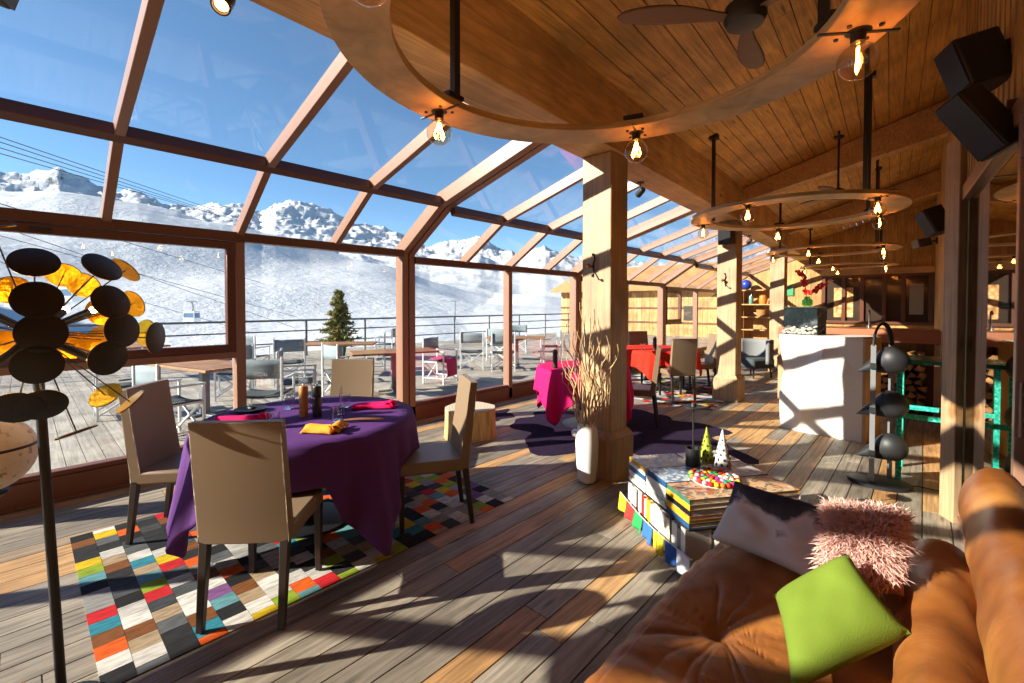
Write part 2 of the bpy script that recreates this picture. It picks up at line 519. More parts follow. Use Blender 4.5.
# ------------------------------------------------------------------ glazed lean-to in nested modules
PITCH, N0 = 3.95, 3.45
wn = 3
for k in range(-2, 4):
    dz = -.075 * k if k >= 0 else .02 * -k
    ya, yb = N0 - PITCH + PITCH * k, N0 + PITCH * k
    if k == 3: yb = YF
    H, P, T = (-5.03, 2.2 + dz), (-4.22, 2.72 + dz), (-2.34, 3.235 + dz * .6)
    r = struct(empty('window_%d' % wn)); wn += 1
    r['label'] = 'glazed lean-to section %s' % ('nearest the camera' if k == 0 else 'between two double rafters')
    n = 4
    ys = [ya + (yb - ya) * i / n for i in range(n + 1)]
    def rafter(yy, wd, dp):
        b = MB()
        Ty = (T[0] + swing(yy), T[1] + .28 * swing(yy))
        for (a, c) in ((H, P), (P, Ty)):
            d = Vector((c[0] - a[0], 0, c[1] - a[1])).normalized()
            nn = Vector((-d.z, 0, d.x)) * (dp / 2)
            b.bar(Vector((a[0], yy, a[1])) + nn - d * .02, Vector((c[0], yy, c[1])) + nn + d * .02, wd, dp, up=nn)
        return b
    def mull(yy, wd, dp):
        b = MB(); b.span((-5.0, yy - wd / 2, 0), (-5.0 - dp, yy + wd / 2, H[1] + .06)); return b
    for i in range(n + 1):
        last = (k == 3 and i == n)
        if i in (0,):
            continue                                    # the double rafter of the previous module stands here
        if i == n and not last:
            for s in (-.056, .056):
                rafter(ys[i] + s, .092, .16).build('double_rafter', M['frame'], r, bevel=.005)
                mull(ys[i] + s, .092, .15).build('double_mullion', M['frame'], r, bevel=.005)
        else:
            rafter(ys[i], .062, .12).build('rafter', M['frame'], r, bevel=.005)
            if i == 2 or last:
                mull(ys[i], .085, .13).build('mullion', M['frame'], r, bevel=.005)
    b = MB(); b.bar((P[0], ya + .09, P[1] + .045), (P[0], yb - .09, P[1] + .045), .085, .1, up=(-.4, 0, .9)); b.build('purlin', M['frame_in'], r, bevel=.004)
    b = MB(); b.bar((H[0], ya + .09, H[1] + .02), (H[0], yb - .09, H[1] + .02), .12, .09); b.build('head_rail', M['frame_in'], r, bevel=.004)
    b = MB(); b.span((-5.0, ya, 0), (-5.12, yb, .2)); b.span((-4.985, ya, 0), (-5.0, yb, .03)); b.span((-5.02, ya, .2), (-5.12, yb, .24))
    b.build('sill', M['sill'], r, bevel=.006)
    for i in range(n):
        y0, y1 = ys[i] + .02, ys[i + 1] - .02
        Ty = (T[0] + swing(y0), T[1] + .28 * swing(y0))
        for (a, c) in ((H, P), (P, Ty)):
            d = Vector((c[0] - a[0], 0, c[1] - a[1])).normalized(); nn = Vector((-d.z, 0, d.x))
            b = MB(); m = (y0 + y1) / 2
            b.bar(Vector((a[0], m, a[1])) + nn * .07, Vector((c[0], m, c[1])) + nn * .07, y1 - y0, .008, up=nn)
            b.build('roof_pane', M['glass'], r, smooth=False, fix=False)
    for i in (0, 2):
        b = MB(); b.span((-5.065, ys[i] + .02, .22), (-5.073, ys[i + 2] - .02, H[1])); b.build('wall_pane', M['glass'], r, smooth=False, fix=False)
    if k in (0, 3):
        # casement: transom and an inner frame round the upper pane
        j0, j1 = (ys[0] + .05, ys[2] - .045) if k == 0 else (ys[0] + .1, ys[1] - .05)
        b = MB()
        b.span((-4.985, j0, 1.03), (-5.09, j1, 1.09))
        b.build('transom', M['frame'], r, bevel=.004)
        b = MB(); z0, z1, f = 1.09, H[1] - .03, .075
        b.span((-4.99, j0, z0), (-5.07, j1, z0 + f)); b.span((-4.99, j0, z1 - f), (-5.07, j1, z1))
        b.span((-4.99, j0, z0 + f), (-5.07, j0 + f, z1 - f)); b.span((-4.99, j1 - f, z0 + f), (-5.07, j1, z1 - f))
        b.build('casement_frame', M['frame_in'], r, bevel=.006)
        b = MB(); b.span((-4.95, j0 + .5, z1 - .05), (-4.99, j0 + .62, z1 - .03)); b.build('casement_handle', M['black'], r)

# ------------------------------------------------------------------ terrace, snow, mountains
b = MB(); y = -9.
while y < 24:
    b.span((-15.5, y, -.06), (-5.13, y + .139, -.02)); y += .145
b.span((-15.5, -9, -.4), (-5.13, 24, -.07))
struct(b.build('terrace', M['ext_deck'], smooth=False))

SKYL = [(-700, 215), (-400, 205), (-150, 190), (0, 173), (15, 177), (40, 174), (60, 171), (75, 176), (100, 187), (120, 194), (140, 192), (160, 200), (185, 207), (230, 206), (242, 205), (262, 213), (276, 203),
        (290, 201), (310, 206), (330, 211), (350, 223), (385, 231), (402, 236), (418, 246), (430, 249), (445, 244), (462, 243), (480, 240), (500, 250), (520, 256), (533, 252), (545, 248),
        (560, 256), (580, 262), (640, 270), (720, 280), (900, 290), (1500, 292)]
def skyl(phi):
    u = 512 + 450 * tan(max(-1.2, min(1.1, phi)))
    for (a, p), (c, q) in zip(SKYL, SKYL[1:]):
        if a <= u <= c:
            vv = p + (q - p) * (u - a) / (c - a); break
    else:
        vv = SKYL[0][1] if u < SKYL[0][0] else SKYL[-1][1]
    return (305 - vv) / 450 * cos(max(-1.2, min(1.1, phi)))
def rmf(p, oct=5):
    s, a = 0, 1.
    for _ in range(oct):
        s += a * (1 - abs(noise.noise(p))) ** 2; a *= .5; p = p * 2.05
    return s / 1.9
PROF = [(22, -7, 0), (60, -9, 0), (140, -8, .0), (260, -6, .12), (500, 0, .2), (800, 0, .38), (1200, 0, .56), (1700, 0, .72), (2400, 0, .86), (3000, 0, 1.), (3400, 0, .86), (4200, 0, .5)]
def terr(phi, r):
    for (a, za, ea), (c, zc, ec) in zip(PROF, PROF[1:]):
        if a <= r <= c:
            f = (r - a) / (c - a); f = f * f * (3 - 2 * f) if r < 500 else f
            base, ef = za + (zc - za) * f, ea + (ec - ea) * f; break
    E = skyl(phi)
    lat, fwd = r * sin(phi), r * cos(phi)
    Es = .13 + .6 * (E - .13) if ef < .8 else .13 + (.6 + 2 * (ef - .8)) * (E - .13)
    z = base + r * Es * ef
    p = Vector((lat, fwd, 0)) * .0016
    far = max(0, min(1, (r - 250) / 1500))
    hi = max(0, min(1, (ef - .55) / .3))
    z += (rmf(p * 1.5) - .55) * r * .1 * far * (1.2 - ef if ef < .95 else .12)
    z += (rmf(p * 6, 5) - .55) * r * (.012 + .004 * hi) * far
    z += (rmf(p * 21, 4) - .55) * r * (.003 + .003 * hi) * far
    z += noise.noise(p * 9) * 4 * min(1, r / 300)
    sl = max(0, min(1, (fwd - 90) / 220)) * max(0, min(1, (1000 - fwd) / 600))
    z += (.21 * max(0, -lat - 20) - .205 * max(0, -lat - 250)) * sl + 8 * noise.noise(Vector((lat * .014, fwd * .005, 2))) * sl
    z += 95 * exp(-((lat + 300) ** 2 / (2 * 60 ** 2) + (fwd - 30) ** 2 / (2 * 75 ** 2)))  # unseen hill added beyond the left edge to shade the lower slope
    z += 30 * exp(-((lat + 420) ** 2 / (2 * 120 ** 2) + (fwd - 480) ** 2 / (2 * 120 ** 2)))
    return z
NPH, NR = 760, 240
def tp(i, j):
    phi = radians(-96 + 41 * i / .1 if i < .1 else -55 + 105 * (i - .1) / .9)
    r = 22 * (1200 / 22) ** (j / .42) if j < .42 else 1200 + 3000 * (j - .42) / .58
    lat, fwd = r * sin(phi), r * cos(phi)
    c, s = cos(radians(42.5)), sin(radians(42.5))
    return (lat * c - fwd * s, lat * s + fwd * c, terr(phi, min(r, 4199)))
b = MB(); b.grid(tp, NPH, NR)
t = NT('snow_and_rock')
g = t.n('ShaderNodeNewGeometry')
sx = t.n('ShaderNodeSeparateXYZ'); t.l(g.outputs['Normal'], sx.inputs[0])
nz = t.n('ShaderNodeTexNoise'); nz.inputs['Scale'].default_value = .02; nz.inputs['Detail'].default_value = 8; nz.inputs['Roughness'].default_value = .7
t.l(t.coord(), nz.inputs['Vector'])
ad = t.n('ShaderNodeMath', operation='MULTIPLY_ADD'); t.l(nz.outputs['Fac'], ad.inputs[0]); ad.inputs[1].default_value = .9; t.l(sx.outputs['Z'], ad.inputs[2])
r = t.ramp([(.0, '5d5a57'), (.35, '8f8f90'), (.6, 'c4c7cc')]); 
mr = t.n('ShaderNodeMapRange'); mr.inputs[1].default_value = 1.0; mr.inputs[2].default_value = 1.28
t.l(ad.outputs[0], mr.inputs[0]); t.l(mr.outputs[0], r.inputs[0])
M['snow'] = t.done(r.outputs[0], .7, 0, t.bump(nz.outputs['Fac'], .6, 6.), .2)
struct(b.build('mountains', M['snow'], ang=180))
# ------------------------------------------------------------------ terrace railing
M['rail'] = plain('grey_railing', '6f7276', .45, .3, .08)
GZ = -.02
rl = empty('terrace_railing', (-14.2, 0, GZ), 0, 'grey metal railing along the outer edge of the snowy terrace', 'railing')
for z, rr_ in ((1.1, .03), (.78, .02), (.42, .02)):
    b = MB(); b.tube([(0, -6, z), (0, 21, z)], rr_, 8); b.build('rail', M['rail'], rl)
y = -6.
while y <= 21:
    b = MB(); b.span((-.02, y - .03, 0), (.02, y + .03, 1.1)); b.span((-.06, y - .06, 0), (.06, y + .06, .012)); b.build('post', M['rail'], rl); y += 2.
# ------------------------------------------------------------------ director chairs
M['canvas'] = plain('grey_canvas', '7d8b92', .8, 0, .08, 12, .2, 200)
M['cushion'] = plain('dark_grey_cushion', '3b4246', .85, 0, .1)
M['alu'] = plain('white_aluminium', 'dcdfe0', .35, .2, .04)
def director():
    r = empty('director_chair')
    W, D = .27, .23
    for s in (-1, 1):
        b = MB(); x = s * W
        b.bar((x, -D, 0), (x, -D, .93), .028, .028); b.bar((x, D, 0), (x, D, .64), .028, .028)
        b.bar((x, -D, .65), (x, D + .02, .65), .04, .024); b.bar((x, -D, .12), (x, D, .12), .022, .022); b.bar((x, -D, .44), (x, D, .44), .022, .022)
        b.build('side_frame', M['alu'], r, bevel=.004)
    for y in (-D + .03, D - .03):
        b = MB(); b.bar((-W, y, .06), (W, y, .43), .022, .022); b.bar((W, y + .018, .06), (-W, y + .018, .43), .022, .022)
        b.build('cross_brace', M['alu'], r)
    b = MB(); b.grid(lambda u, v: (-W - .015 + (2 * W + .03) * u, -D + .016 - .03 * sin(pi * u), .66 + .24 * v), 10, 3); b.build('back_canvas', M['canvas'], r, solid=.012)
    b = MB(); b.grid(lambda u, v: (-W + 2 * W * u, -D + .02 + (2 * D - .04) * v, .452 - .025 * sin(pi * u)), 10, 3); b.build('seat_canvas', M['cushion'], r, solid=.03)
    return r
proto = director()
CH = [(-6.75, 2.72, -.45, 'grey canvas director chair right of the nearest terrace table, turned side-on'),
      (-9.3, 3.6, 1.2, 'white framed director chair standing alone in the middle of the left bay, crossed legs showing'),
      (-7.3, 3.7, 0., 'grey canvas director chair just behind the far beige dining chair'),
      (-9.75, 5.75, 2.6, 'grey director chair behind the terrace table next to the fir'),
      (-11.3, 7.0, 2.4, 'grey director chair farthest back beside the railing, left of the double post'),
      (-7.25, 5.75, -1.2, 'grey director chair with the pink blanket just right of the double post'),
      (-8.15, 7.45, .8, 'left one of the two white legged director chairs side by side'),
      (-7.45, 7.8, .85, 'right one of the two white legged director chairs side by side'),
      (-9.9, 11.1, -2.5, 'grey director chair by the railing behind the two side by side'),
      (-7.5, 9.75, 2.4, 'grey director chair beyond the table in the third bay'),
      (-8.6, 2.45, 1.2, 'grey director chair behind the nearest terrace table, beside the window post'),
      (-10.9, 3.4, .6, 'small grey director chair far out by the railing left of the fir'),
      (-6.45, 1.15, .25, 'director chair with dark seat pad in front of the nearest terrace table'),
      (-6.2, 2.1, .9, 'director chair with dark seat pad just outside the window post'),
      (-8.95, 9.2, .4, 'grey director chair on the railing side of the table in the third bay'),
      (-8.4, .95, -1.6, 'director chair at the left end of the nearest terrace table')]
for k, (x, y, rz, lab) in enumerate(CH):
    if k == 0:
        o = proto; o.location = (x, y, GZ); o.rotation_euler = (0, 0, rz); tag(o, lab, 'chair', 'director chairs on the terrace')
    else:
        dup(proto, (x, y, GZ), rz, lab)
M['teak'] = boards('teak', [(0, 'b88452'), (1, 'a87445')], (2, 40, 40), .55, .2, knots=False)
def ttable(sx, sy):
    r = empty('terrace_table')
    b = MB(); n = 7
    for i in range(n):
        y0 = -sy / 2 + sy * i / n
        b.span((-sx / 2, y0, .7), (sx / 2, y0 + sy / n - .006, .735))
    b.build('tabletop', M['teak'], r, bevel=.004)
    b = MB(); b.span((-.05, -.05, .02), (.05, .05, .66)); b.span((-.2, -.2, .66), (.2, .2, .7)); b.build('pedestal', M['rail'], r, bevel=.005)
    b = MB(); b.span((-.28, -.04, 0), (.28, .04, .03)); b.span((-.04, -.28, 0), (.04, .28, .03)); b.build('foot', M['rail'], r, bevel=.005)
    return r
tp_ = ttable(1.5, .75)
for k, (x, y, rz, lab) in enumerate([(-7.55, 1.75, .25, 'long wooden terrace table nearest the windows, seen under the casement'),
                                     (-9.5, 4.75, .9, 'wooden terrace table out by the fir tree'),
                                     (-7.15, 4.6, 1.2, 'wooden terrace table left of the double post'),
                                     (-7.95, 8.85, .6, 'wooden terrace table seen through the third bay'),
                                     (-12.3, 1.6, .2, 'wooden terrace table far out behind the disc lamp')]):
    if k == 0:
        tp_.location = (x, y, GZ); tp_.rotation_euler = (0, 0, rz); tag(tp_, lab, 'table', 'terrace tables')
    else:
        dup(tp_, (x, y, GZ), rz, lab)
# pink blanket over the chair right of the double post
b = MB()
b.grid(lambda u, v: (-.2 + .4 * u, .27 + .008 * sin(u * 20), .47 - .33 * v) if v > .3 else (-.2 + .4 * u, -.15 + 1.3 * v, .492 + .006 * sin(u * 9)), 12, 10)
o = b.build('blanket', plain('pink_blanket', 'c02f62', .85, 0, .25, 14), None, solid=.015)
o.location = (-7.25, 5.75, GZ + .004); o.rotation_euler = (0, 0, -1.2)
tag(o, 'pink blanket folded over the seat of a terrace chair', 'blanket')
# fir in a planter
fr = empty('potted_fir', (-12.4, 6.15, GZ), 0, 'small fir tree in a planter beside the terrace railing', 'tree')
b = MB(); b.lathe([(.16, 0), (.22, .38), (.24, .4), (.2, .4)], 16); b.build('planter', M['cushion'], fr)
b = MB(); b.tube([(0, 0, .38), (0, 0, 1.95)], [.04, .008], 8); b.build('trunk', M['legs'], fr)
b = MB(); rr = random.Random(5)
for i in range(17):
    z = .5 + 1.4 * i / 16; L = .62 * (1 - .85 * i / 16)
    for k in range(8):
        a = rr.random() * 2 * pi; l = L * rr.uniform(.6, 1.1)
        p = Vector((0, 0, z)); q = Vector((cos(a) * l, sin(a) * l, z + rr.uniform(-.16, .12) * l / .6 + .03))
        b.bar(p, q, .012, .012)
        for s in range(14):
            f = .12 + .88 * s / 13; c = p.lerp(q, f)
            e = Vector((rr.uniform(-1, 1), rr.uniform(-1, 1), rr.uniform(-.5, .9))).normalized() * .13 * (1.15 - f * .4)
            b.bar(c - e * .3, c + e, .05, .03, w2=.012, h2=.008)
b.build('foliage', plain('fir_needles', '6d6a2c', .7, 0, .5, 9), fr, smooth=False)
# wooden hut past the end of the terrace
hut = empty('wooden_hut', (-9.5, 22.5, -.4), 0, 'orange timber hut with snowy lean-to roof beyond the end of the terrace', 'hut')
b = MB(); x = -7.
while x < 5.4:
    b.span((x, 0, 0), (x + .22, .05, 3.0)); x += .23
b.build('wall', boards('hut_boards', [(0, 'd39b5c'), (.5, 'e0b070'), (1, 'c08848')], (30, 30, 1.5), .6, .2), hut, smooth=False)
b = MB(); b.add([(-7.3, -.7, 2.75), (5.7, -.7, 2.75), (5.7, 2.8, 4.2), (-7.3, 2.8, 4.2)], [(0, 1, 2, 3)]); b.build('roof', plain('hut_shingles', 'b98c5c', .8, 0, .3, 4), hut, solid=.12, smooth=False)
b = MB()
for z in (1.0, 1.75): b.span((-7, -.04, z), (5.4, 0, z + .09))
b.build('batten', M['frame_in'], hut)
b = MB(); b.span((.6, -.06, 1.2), (1.2, 0, 1.9)); b.build('shutter', M['legs'], hut)
# ------------------------------------------------------------------ ski lift: cables and cabins
M['cable'] = plain('lift_cable', '3a4048', .5)
CAB = [((-167.2, -2.8, 42.6), (-238., 54.5, 46.), 'topmost of the four high lift cables crossing the sky'), ((-167.2, -2.8, 41.4), (-238., 54.5, 44.7), 'second highest of the lift cables crossing the sky'),
       ((-167.2, -2.8, 40.0), (-241.3, 51.5, 45.4), 'third highest of the lift cables crossing the sky'), ((-167.1, -2.9, 38.6), (-244.6, 48.5, 46.2), 'lowest of the four high lift cables crossing the sky'),
       ((-79.2, 9.1, 10.2), (-107.4, 30.6, 7.9), 'highest lift cable in front of the shaded snow slope'), ((-87.1, 1.9, 10.2), (-106.5, 31.3, .7), 'lift cable carrying the white cabin beside the window post'),
       ((-91., -1.7, 10.8), (-107.3, 30.6, 2.6), 'lift cable passing just above the white cabins'), ((-91., -1.8, 7.3), (-112.7, 25.5, -1.2), 'lowest lift cable in front of the shaded snow slope')]
for k, (p, q, lab) in enumerate(CAB):
    p, q = Vector(p), Vector(q)
    d = q - p
    b = MB(); rad = .11 if k < 4 else .045
    b.tube([p - d * .8, p, q, q + d * .5], rad, 6)
    tag(b.build('lift_cable', M['cable']), lab, 'cable', 'ski lift cables')
M['cabwin'] = plain('cabin_window', '5d7890', .15, 0, .1)
def cabin(loc, rz, sc, lab):
    r = empty('lift_cabin', loc, rz, lab, 'cable car', 'ski lift cabins')
    b = MB(); b.span((-1.1, -.8, 0), (1.1, .8, .75)); b.span((-1.05, -.75, 1.6), (1.05, .75, 1.95))
    for x in (-1.02, 1.02):
        for y in (-.72, .72): b.span((x - .06, y - .06, .7), (x + .06, y + .06, 1.65))
    b.build('body', M['white'], r, bevel=.08)
    b = MB(); b.span((-1.03, -.73, .7), (1.03, .73, 1.65)); b.build('window_band', M['cabwin'], r)
    b = MB(); b.tube([(0, 0, 1.9), (.25, 0, 2.3), (.25, 0, 3.2), (0, 0, 3.7)], .1, 8); b.bar((-.9, 0, 3.75), (.9, 0, 3.75), .25, .2); b.build('hanger', M['rail'], r)
    r.scale = (sc,) * 3
cabin((-96., 20.5, -1.4), .7, .95, 'white lift cabin hanging left of the window post')
cabin((-84., 4.5, 2.0), .7, 1., 'white lift cabin half hidden behind the gold disc lamp')
b = MB(); b.tube([(0, 0, 0), (0, 0, 6)], .16, 8); b.bar((-1.6, 0, 6), (1.6, 0, 6), .3, .2)
o = b.build('lift_pylon', M['rail']); o.location = (-107.7, 91.3, -3.2); o.rotation_euler = (0, 0, .7)
tag(o, 'thin lift pylon with a short crossbar on the white slope', 'pylon')
# ------------------------------------------------------------------ dining chairs
def dining_chair():
    r = empty('dining_chair')
    W = .21
    b = MB()
    def bk(u, v):                                        # padded slab: closed loop round the section
        z = .40 + .60 * v
        y = -.20 - .075 * v ** 1.5 - .012 * sin(pi * v)
        w = W * (1 - .02 * v)
        a = 2 * pi * u
        x = max(-1, min(1, 1.25 * cos(a) / max(abs(cos(a)), abs(sin(a)) + 1e-6)))
        sg = math.copysign(1, sin(a)) * min(1, abs(sin(a)) * 4)
        return (w * x, y + (.033 - .008 * v) * sg + .008 * (x * x), z)
    b.grid(bk, 40, 12, wrap=True)
    n = 40
    b.f.append(tuple(range(n))); b.f.append(tuple(12 * n + k for k in range(n)))
    b.build('backrest', M['leather'], r, bevel=.016, ang=50, seg=3)
    b = MB(); b.span((-W, -.2, .385), (W, .255, .47))
    b.build('seat', M['leather'], r, bevel=.018, seg=3)
    for sx in (-1, 1):
        b = MB(); b.bar((sx * (W - .024), .228, 0), (sx * (W - .024), .228, .39), .03, .03, w2=.042, h2=.042); b.build('leg', M['legs'], r, bevel=.003)
        b = MB(); b.bar((sx * (W - .024), -.255, 0), (sx * (W - .024), -.205, .42), .03, .03, up=(0, 1, 0), w2=.042, h2=.042); b.build('leg', M['legs'], r, bevel=.003)
    return r
G1 = 'dining chairs at the round tables'
dc = dining_chair()
CPOS = []
def put_chair(rear, f, lab, first=False):
    f = Vector(f).normalized()
    loc = (rear[0] + f.x * .25, rear[1] + f.y * .25, .0105)
    CPOS.append(loc)
    if first:
        dc.location = loc; dc.rotation_euler = (0, 0, face(f.x, f.y)); return tag(dc, lab, 'chair', G1)
    return dup(dc, loc, face(f.x, f.y), lab)
put_chair((-2.365, .685), (-.72, .69), 'beige leather dining chair in front, its back to us at the purple table', True)
put_chair((-3.9, .575), (.66, .75), 'beige leather dining chair on the window side at the left of the purple table')
put_chair((-2.5, 2.22), (-.5, -.87), 'beige leather dining chair seen side-on at the right of the purple table')
put_chair((-4.2, 2.23), (.66, -.75), 'beige leather dining chair behind the purple table, only its back showing')
put_chair((-2.53, 5.54), (-.8, -.35), 'beige dining chair seen side-on at the right of the magenta table')
put_chair((-2.84, 7.2), (-.75, .66), 'beige dining chair with its back to us at the red table')
put_chair((-2.86, 8.62), (-.75, -.6), 'pale dining chair right of the red table, beside the second pillar')
put_chair((-3.35, 11.2), (-.7, -.7), 'grey dining chair just right of the second pillar, in the far corner')
put_chair((-4.35, 8.6), (.75, -.5), 'beige dining chair on the window side of the red table')
# ------------------------------------------------------------------ round tables under square cloths
def cloth_mesh(R, half, z, rot, seed, low, seats, flare):
    rr = random.Random(seed); ph = [rr.uniform(0, 6) for _ in range(6)]
    NT_, NV = 180, 20
    b = MB()
    def fn(u, v):
        th = 2 * pi * u
        a = th - rot
        L = half / max(abs(cos(a)), abs(sin(a)))
        c = abs(sin(2 * a)) ** 2                          # 1 at a corner of the cloth
        if v < .35:
            r = R * (v / .35)
            return (r * cos(th), r * sin(th), z + .0015 * sin(9 * th + ph[0]) * (v / .35))
        t = (v - .35) / .65
        drop = (L - R) * low
        for ca in seats:                                  # the cloth lies over a chair pushed up to the table
            d_ = abs((th - ca + pi) % (2 * pi) - pi)
            k_ = max(0, min(1, (.335 / R - d_) / .13))
            drop += (min(drop, .246) - drop) * k_ * k_ * (3 - 2 * k_)
        q = t * drop
        fold = (.016 + .016 * sin(17 * th + ph[1]) + .026 * sin(9 * th + ph[2])) * min(1, q * 2.2) * (1 + .4 * c)
        cone = .07 * c * min(1, q * 1.6) * sin(26 * th + ph[3]) * .6
        r = R + .012 * min(1, q * 20) + fold + cone + .02 * q + flare * q * c
        return (r * cos(th), r * sin(th), z - .012 * min(1, q * 30) * (1 - min(1, q * 30)) - q)
    b.grid(fn, NT_, NV, wrap=True)
    return b
def round_table(x, y, R, half, rot, seed, mat, lab, clab, low=1.):
    t = empty('round_table', (x, y, .0068), 0, lab, 'table', 'round dining tables')
    b = MB(); b.lathe([(R - .004, .715), (R - .004, .742)], 48); b.build('tabletop', M['legs'], t, bevel=.004)
    b = MB(); b.tube([(0, 0, .03), (0, 0, .715)], .04, 12); b.build('pedestal', M['black'], t)
    b = MB(); b.lathe([(.26, 0), (.26, .015), (.05, .035)], 28); b.build('base', M['black'], t)
    seats = [atan2(p[1] - y, p[0] - x) for p in CPOS if (p[0] - x) ** 2 + (p[1] - y) ** 2 < 1.1]
    c = cloth_mesh(R + .006, half, .7475, rot, seed, low, seats, .13 if low == 1. else .03).build('tablecloth', mat, None, solid=.003, ang=180)
    c.location = (x, y, .0068)
    tag(c, clab, 'tablecloth', 'square cloths on the round tables')
TX, TY = -3.22, 1.39
round_table(TX, TY, .705, 1.0, radians(-42), 2, M['purple'], 'round dining table under the purple cloth, nearest the camera', 'purple cloth with long pointed corners draped over the nearest round table')
round_table(-3.27, 4.93, .58, .9, radians(-43), 5, M['magenta'], 'round dining table under the magenta cloth, left of the nearest pillar', 'magenta cloth draped over the round table behind the first pillar', .96)
round_table(-3.62, 7.95, .68, 1.0, radians(-20), 9, M['red'], 'round dining table under the red cloth, between the first two pillars', 'bright red cloth draped over the round table between the pillars', .9)
# ------------------------------------------------------------------ table settings
def tumbler(x, y, z, lab, h=.105, r=.043):
    b = MB(); b.lathe([(r * .8, 0), (r, h), (r - .003, h), (r * .8 - .003, .012), (1e-5, .012)], 24)
    o = b.build('tumbler', M['cup'], None, ang=50); o.location = (x, y, z)
    return tag(o, lab, 'glass', 'clear tumblers on the purple table')
ZT = .7585
tumbler(-3.1, 1.09, ZT, 'clear tumbler just behind the front dining chair')
tumbler(-3.57, 1.37, ZT, 'clear tumbler left of the wooden pepper mill')
tumbler(-2.94, 1.45, ZT, 'clear tumbler between the mills and the orange napkin')
tumbler(-3.31, 1.69, ZT, 'clear tumbler next to the folded pink napkin at the back')
tumbler(-3.47, 1.46, ZT, 'small clear tumbler tucked right behind the pepper mill', .095, .036)
def mill(x, y, mat, lab):
    r = empty('pepper_mill', (x, y, ZT), 0, lab, 'mill', 'salt and pepper mills')
    b = MB(); b.lathe([(.03, 0), (.031, .01), (.031, .135), (.029, .14)], 24); b.build('body', mat, r)
    b = MB(); b.lathe([(.029, .142), (.031, .147), (.031, .205), (.026, .218), (1e-5, .22)], 24); b.build('cap', mat, r)
    b = MB(); b.ball((0, 0, .226), .009, 12, 8); b.build('knob', M['chrome'], r)
mill(-3.25, 1.35, plain('beech', 'b97f45', .45, 0, .12, 20), 'pale wooden pepper mill standing on the purple cloth')
mill(-3.17, 1.41, plain('ebony', '191315', .35, 0, .2), 'black wooden mill beside the pale one on the purple cloth')
b = MB(); b.tube([(0, 0, 0), (0, 0, .2)], .008, 8); b.lathe([(.022, 0), (.022, .02), (.008, .03)], 12)
o = b.build('bud_vase', M['cup']); o.location = (-3.11, 1.56, ZT); tag(o, 'thin clear glass stem standing behind the mills', 'vase')
def napkin(name, x, y, rz, mat, lab, L=.3, W=.1, seed=1):
    """a cloth napkin folded lengthwise: soft flat body with a puffed, flared end"""
    b = MB(); rr = random.Random(seed); ph = rr.uniform(0, 6)
    def body(u, v, top):
        s, t = 2 * u - 1, 2 * v - 1
        wd = W / 2 * (1 + .35 * max(0, s) + .06 * sin(5 * s + ph))
        h = .012 + .010 * sin(3 * t + 2 * s + ph) + .022 * max(0, s) ** 2 * (1 - t * t)
        e = ((1 - s ** 6) * (1 - t ** 6)) ** .5
        return (L / 2 * s + .012 * t * s, wd * t, .001 + (h + .012) * e * top + .001)
    b.grid(lambda u, v: body(u, v, 1), 26, 14); b.grid(lambda u, v: body(u, v, .05), 26, 14)
    for q, (a0, ln) in enumerate(((.5, .09), (-.35, .07))):
        b.grid(lambda u, v: (L * .30 + ln * u * cos(a0) - .03 * (v - .5) * sin(a0), (v - .5) * W * (.7 + .5 * u) + ln * u * sin(a0), .026 + .02 * sin(pi * u) + .014 * sin(6 * v + q * 2) * (.3 + u) - .012 * u), 8, 10)
    o = b.build(name, mat, None, solid=.003, ang=60); o.location = (x, y, ZT + .0035); o.rotation_euler = (0, 0, rz)
    return tag(o, lab, 'napkin', 'folded napkins on the purple table')
napkin('napkin', -3.12, 1.82, .9, M['pinknap'], 'folded hot pink napkin at the back right edge of the purple table', .32, .1, 2)
napkin('napkin', -3.42, .99, .9, M['pinknap'], 'folded hot pink napkin at the left edge, behind the front chair', .34, .08, 4)
o = napkin('napkin', -2.79, 1.26, .75, M['orangenap'], 'folded orange and cream napkin at the front edge of the purple table', .22, .13, 3)
# a dark dish and a pair of wrapped cutlery
b = MB(); b.lathe([(.05, 0), (.1, .012), (.11, .022), (.1, .02), (.045, .008), (1e-5, .008)], 28); b.ball((.02, 0, .03), .03, 12, 8, (1.4, 1, .5))
o = b.build('side_dish', M['satin'], None); o.location = (-3.7, 1.15, ZT); tag(o, 'small dark dish near the window side of the purple table', 'dish')
b = MB(); b.tube([(-.13, 0, .012), (-.03, .01, .014), (.06, 0, .016), (.13, -.01, .014)], [.012, .016, .02, .012], 10, flat=.6)
o = b.build('cutlery_roll', plain('brown_cloth', '8a5a3a', .7, 0, .4, 30), None); o.location = (-2.79, 1.56, ZT + .004); o.rotation_euler = (0, 0, .9); tag(o, 'small brown and cream cutlery roll right of the orange napkin', 'cutlery')
for (x, y, lab, cat) in ((-3.5, 7.55, 'dark pepper mill standing on the red table', 'mill'), (-3.43, 4.55, 'dark brown bottle shaped mill on the magenta table', 'mill')):
    r = empty('table_mill', (x, y, .7585), 0, lab, cat)
    b = MB(); b.lathe([(.032, 0), (.032, .15), (.028, .16)], 18); b.build('body', M['legs'], r)
    b = MB(); b.lathe([(.028, .162), (.034, .19), (.02, .23), (1e-5, .24)], 18); b.build('cap', M['legs'], r)
for k, (x, y, lab) in enumerate([(-3.25, 7.75, 'tumbler on the red table nearest the chair with its back to us'), (-3.3, 8.1, 'tumbler at the right end of the red table'), (-3.75, 7.6, 'tumbler left of the dark mill on the red table')]):
    tumbler(x, y, .7585, lab)['group'] = 'tumblers on the red table'
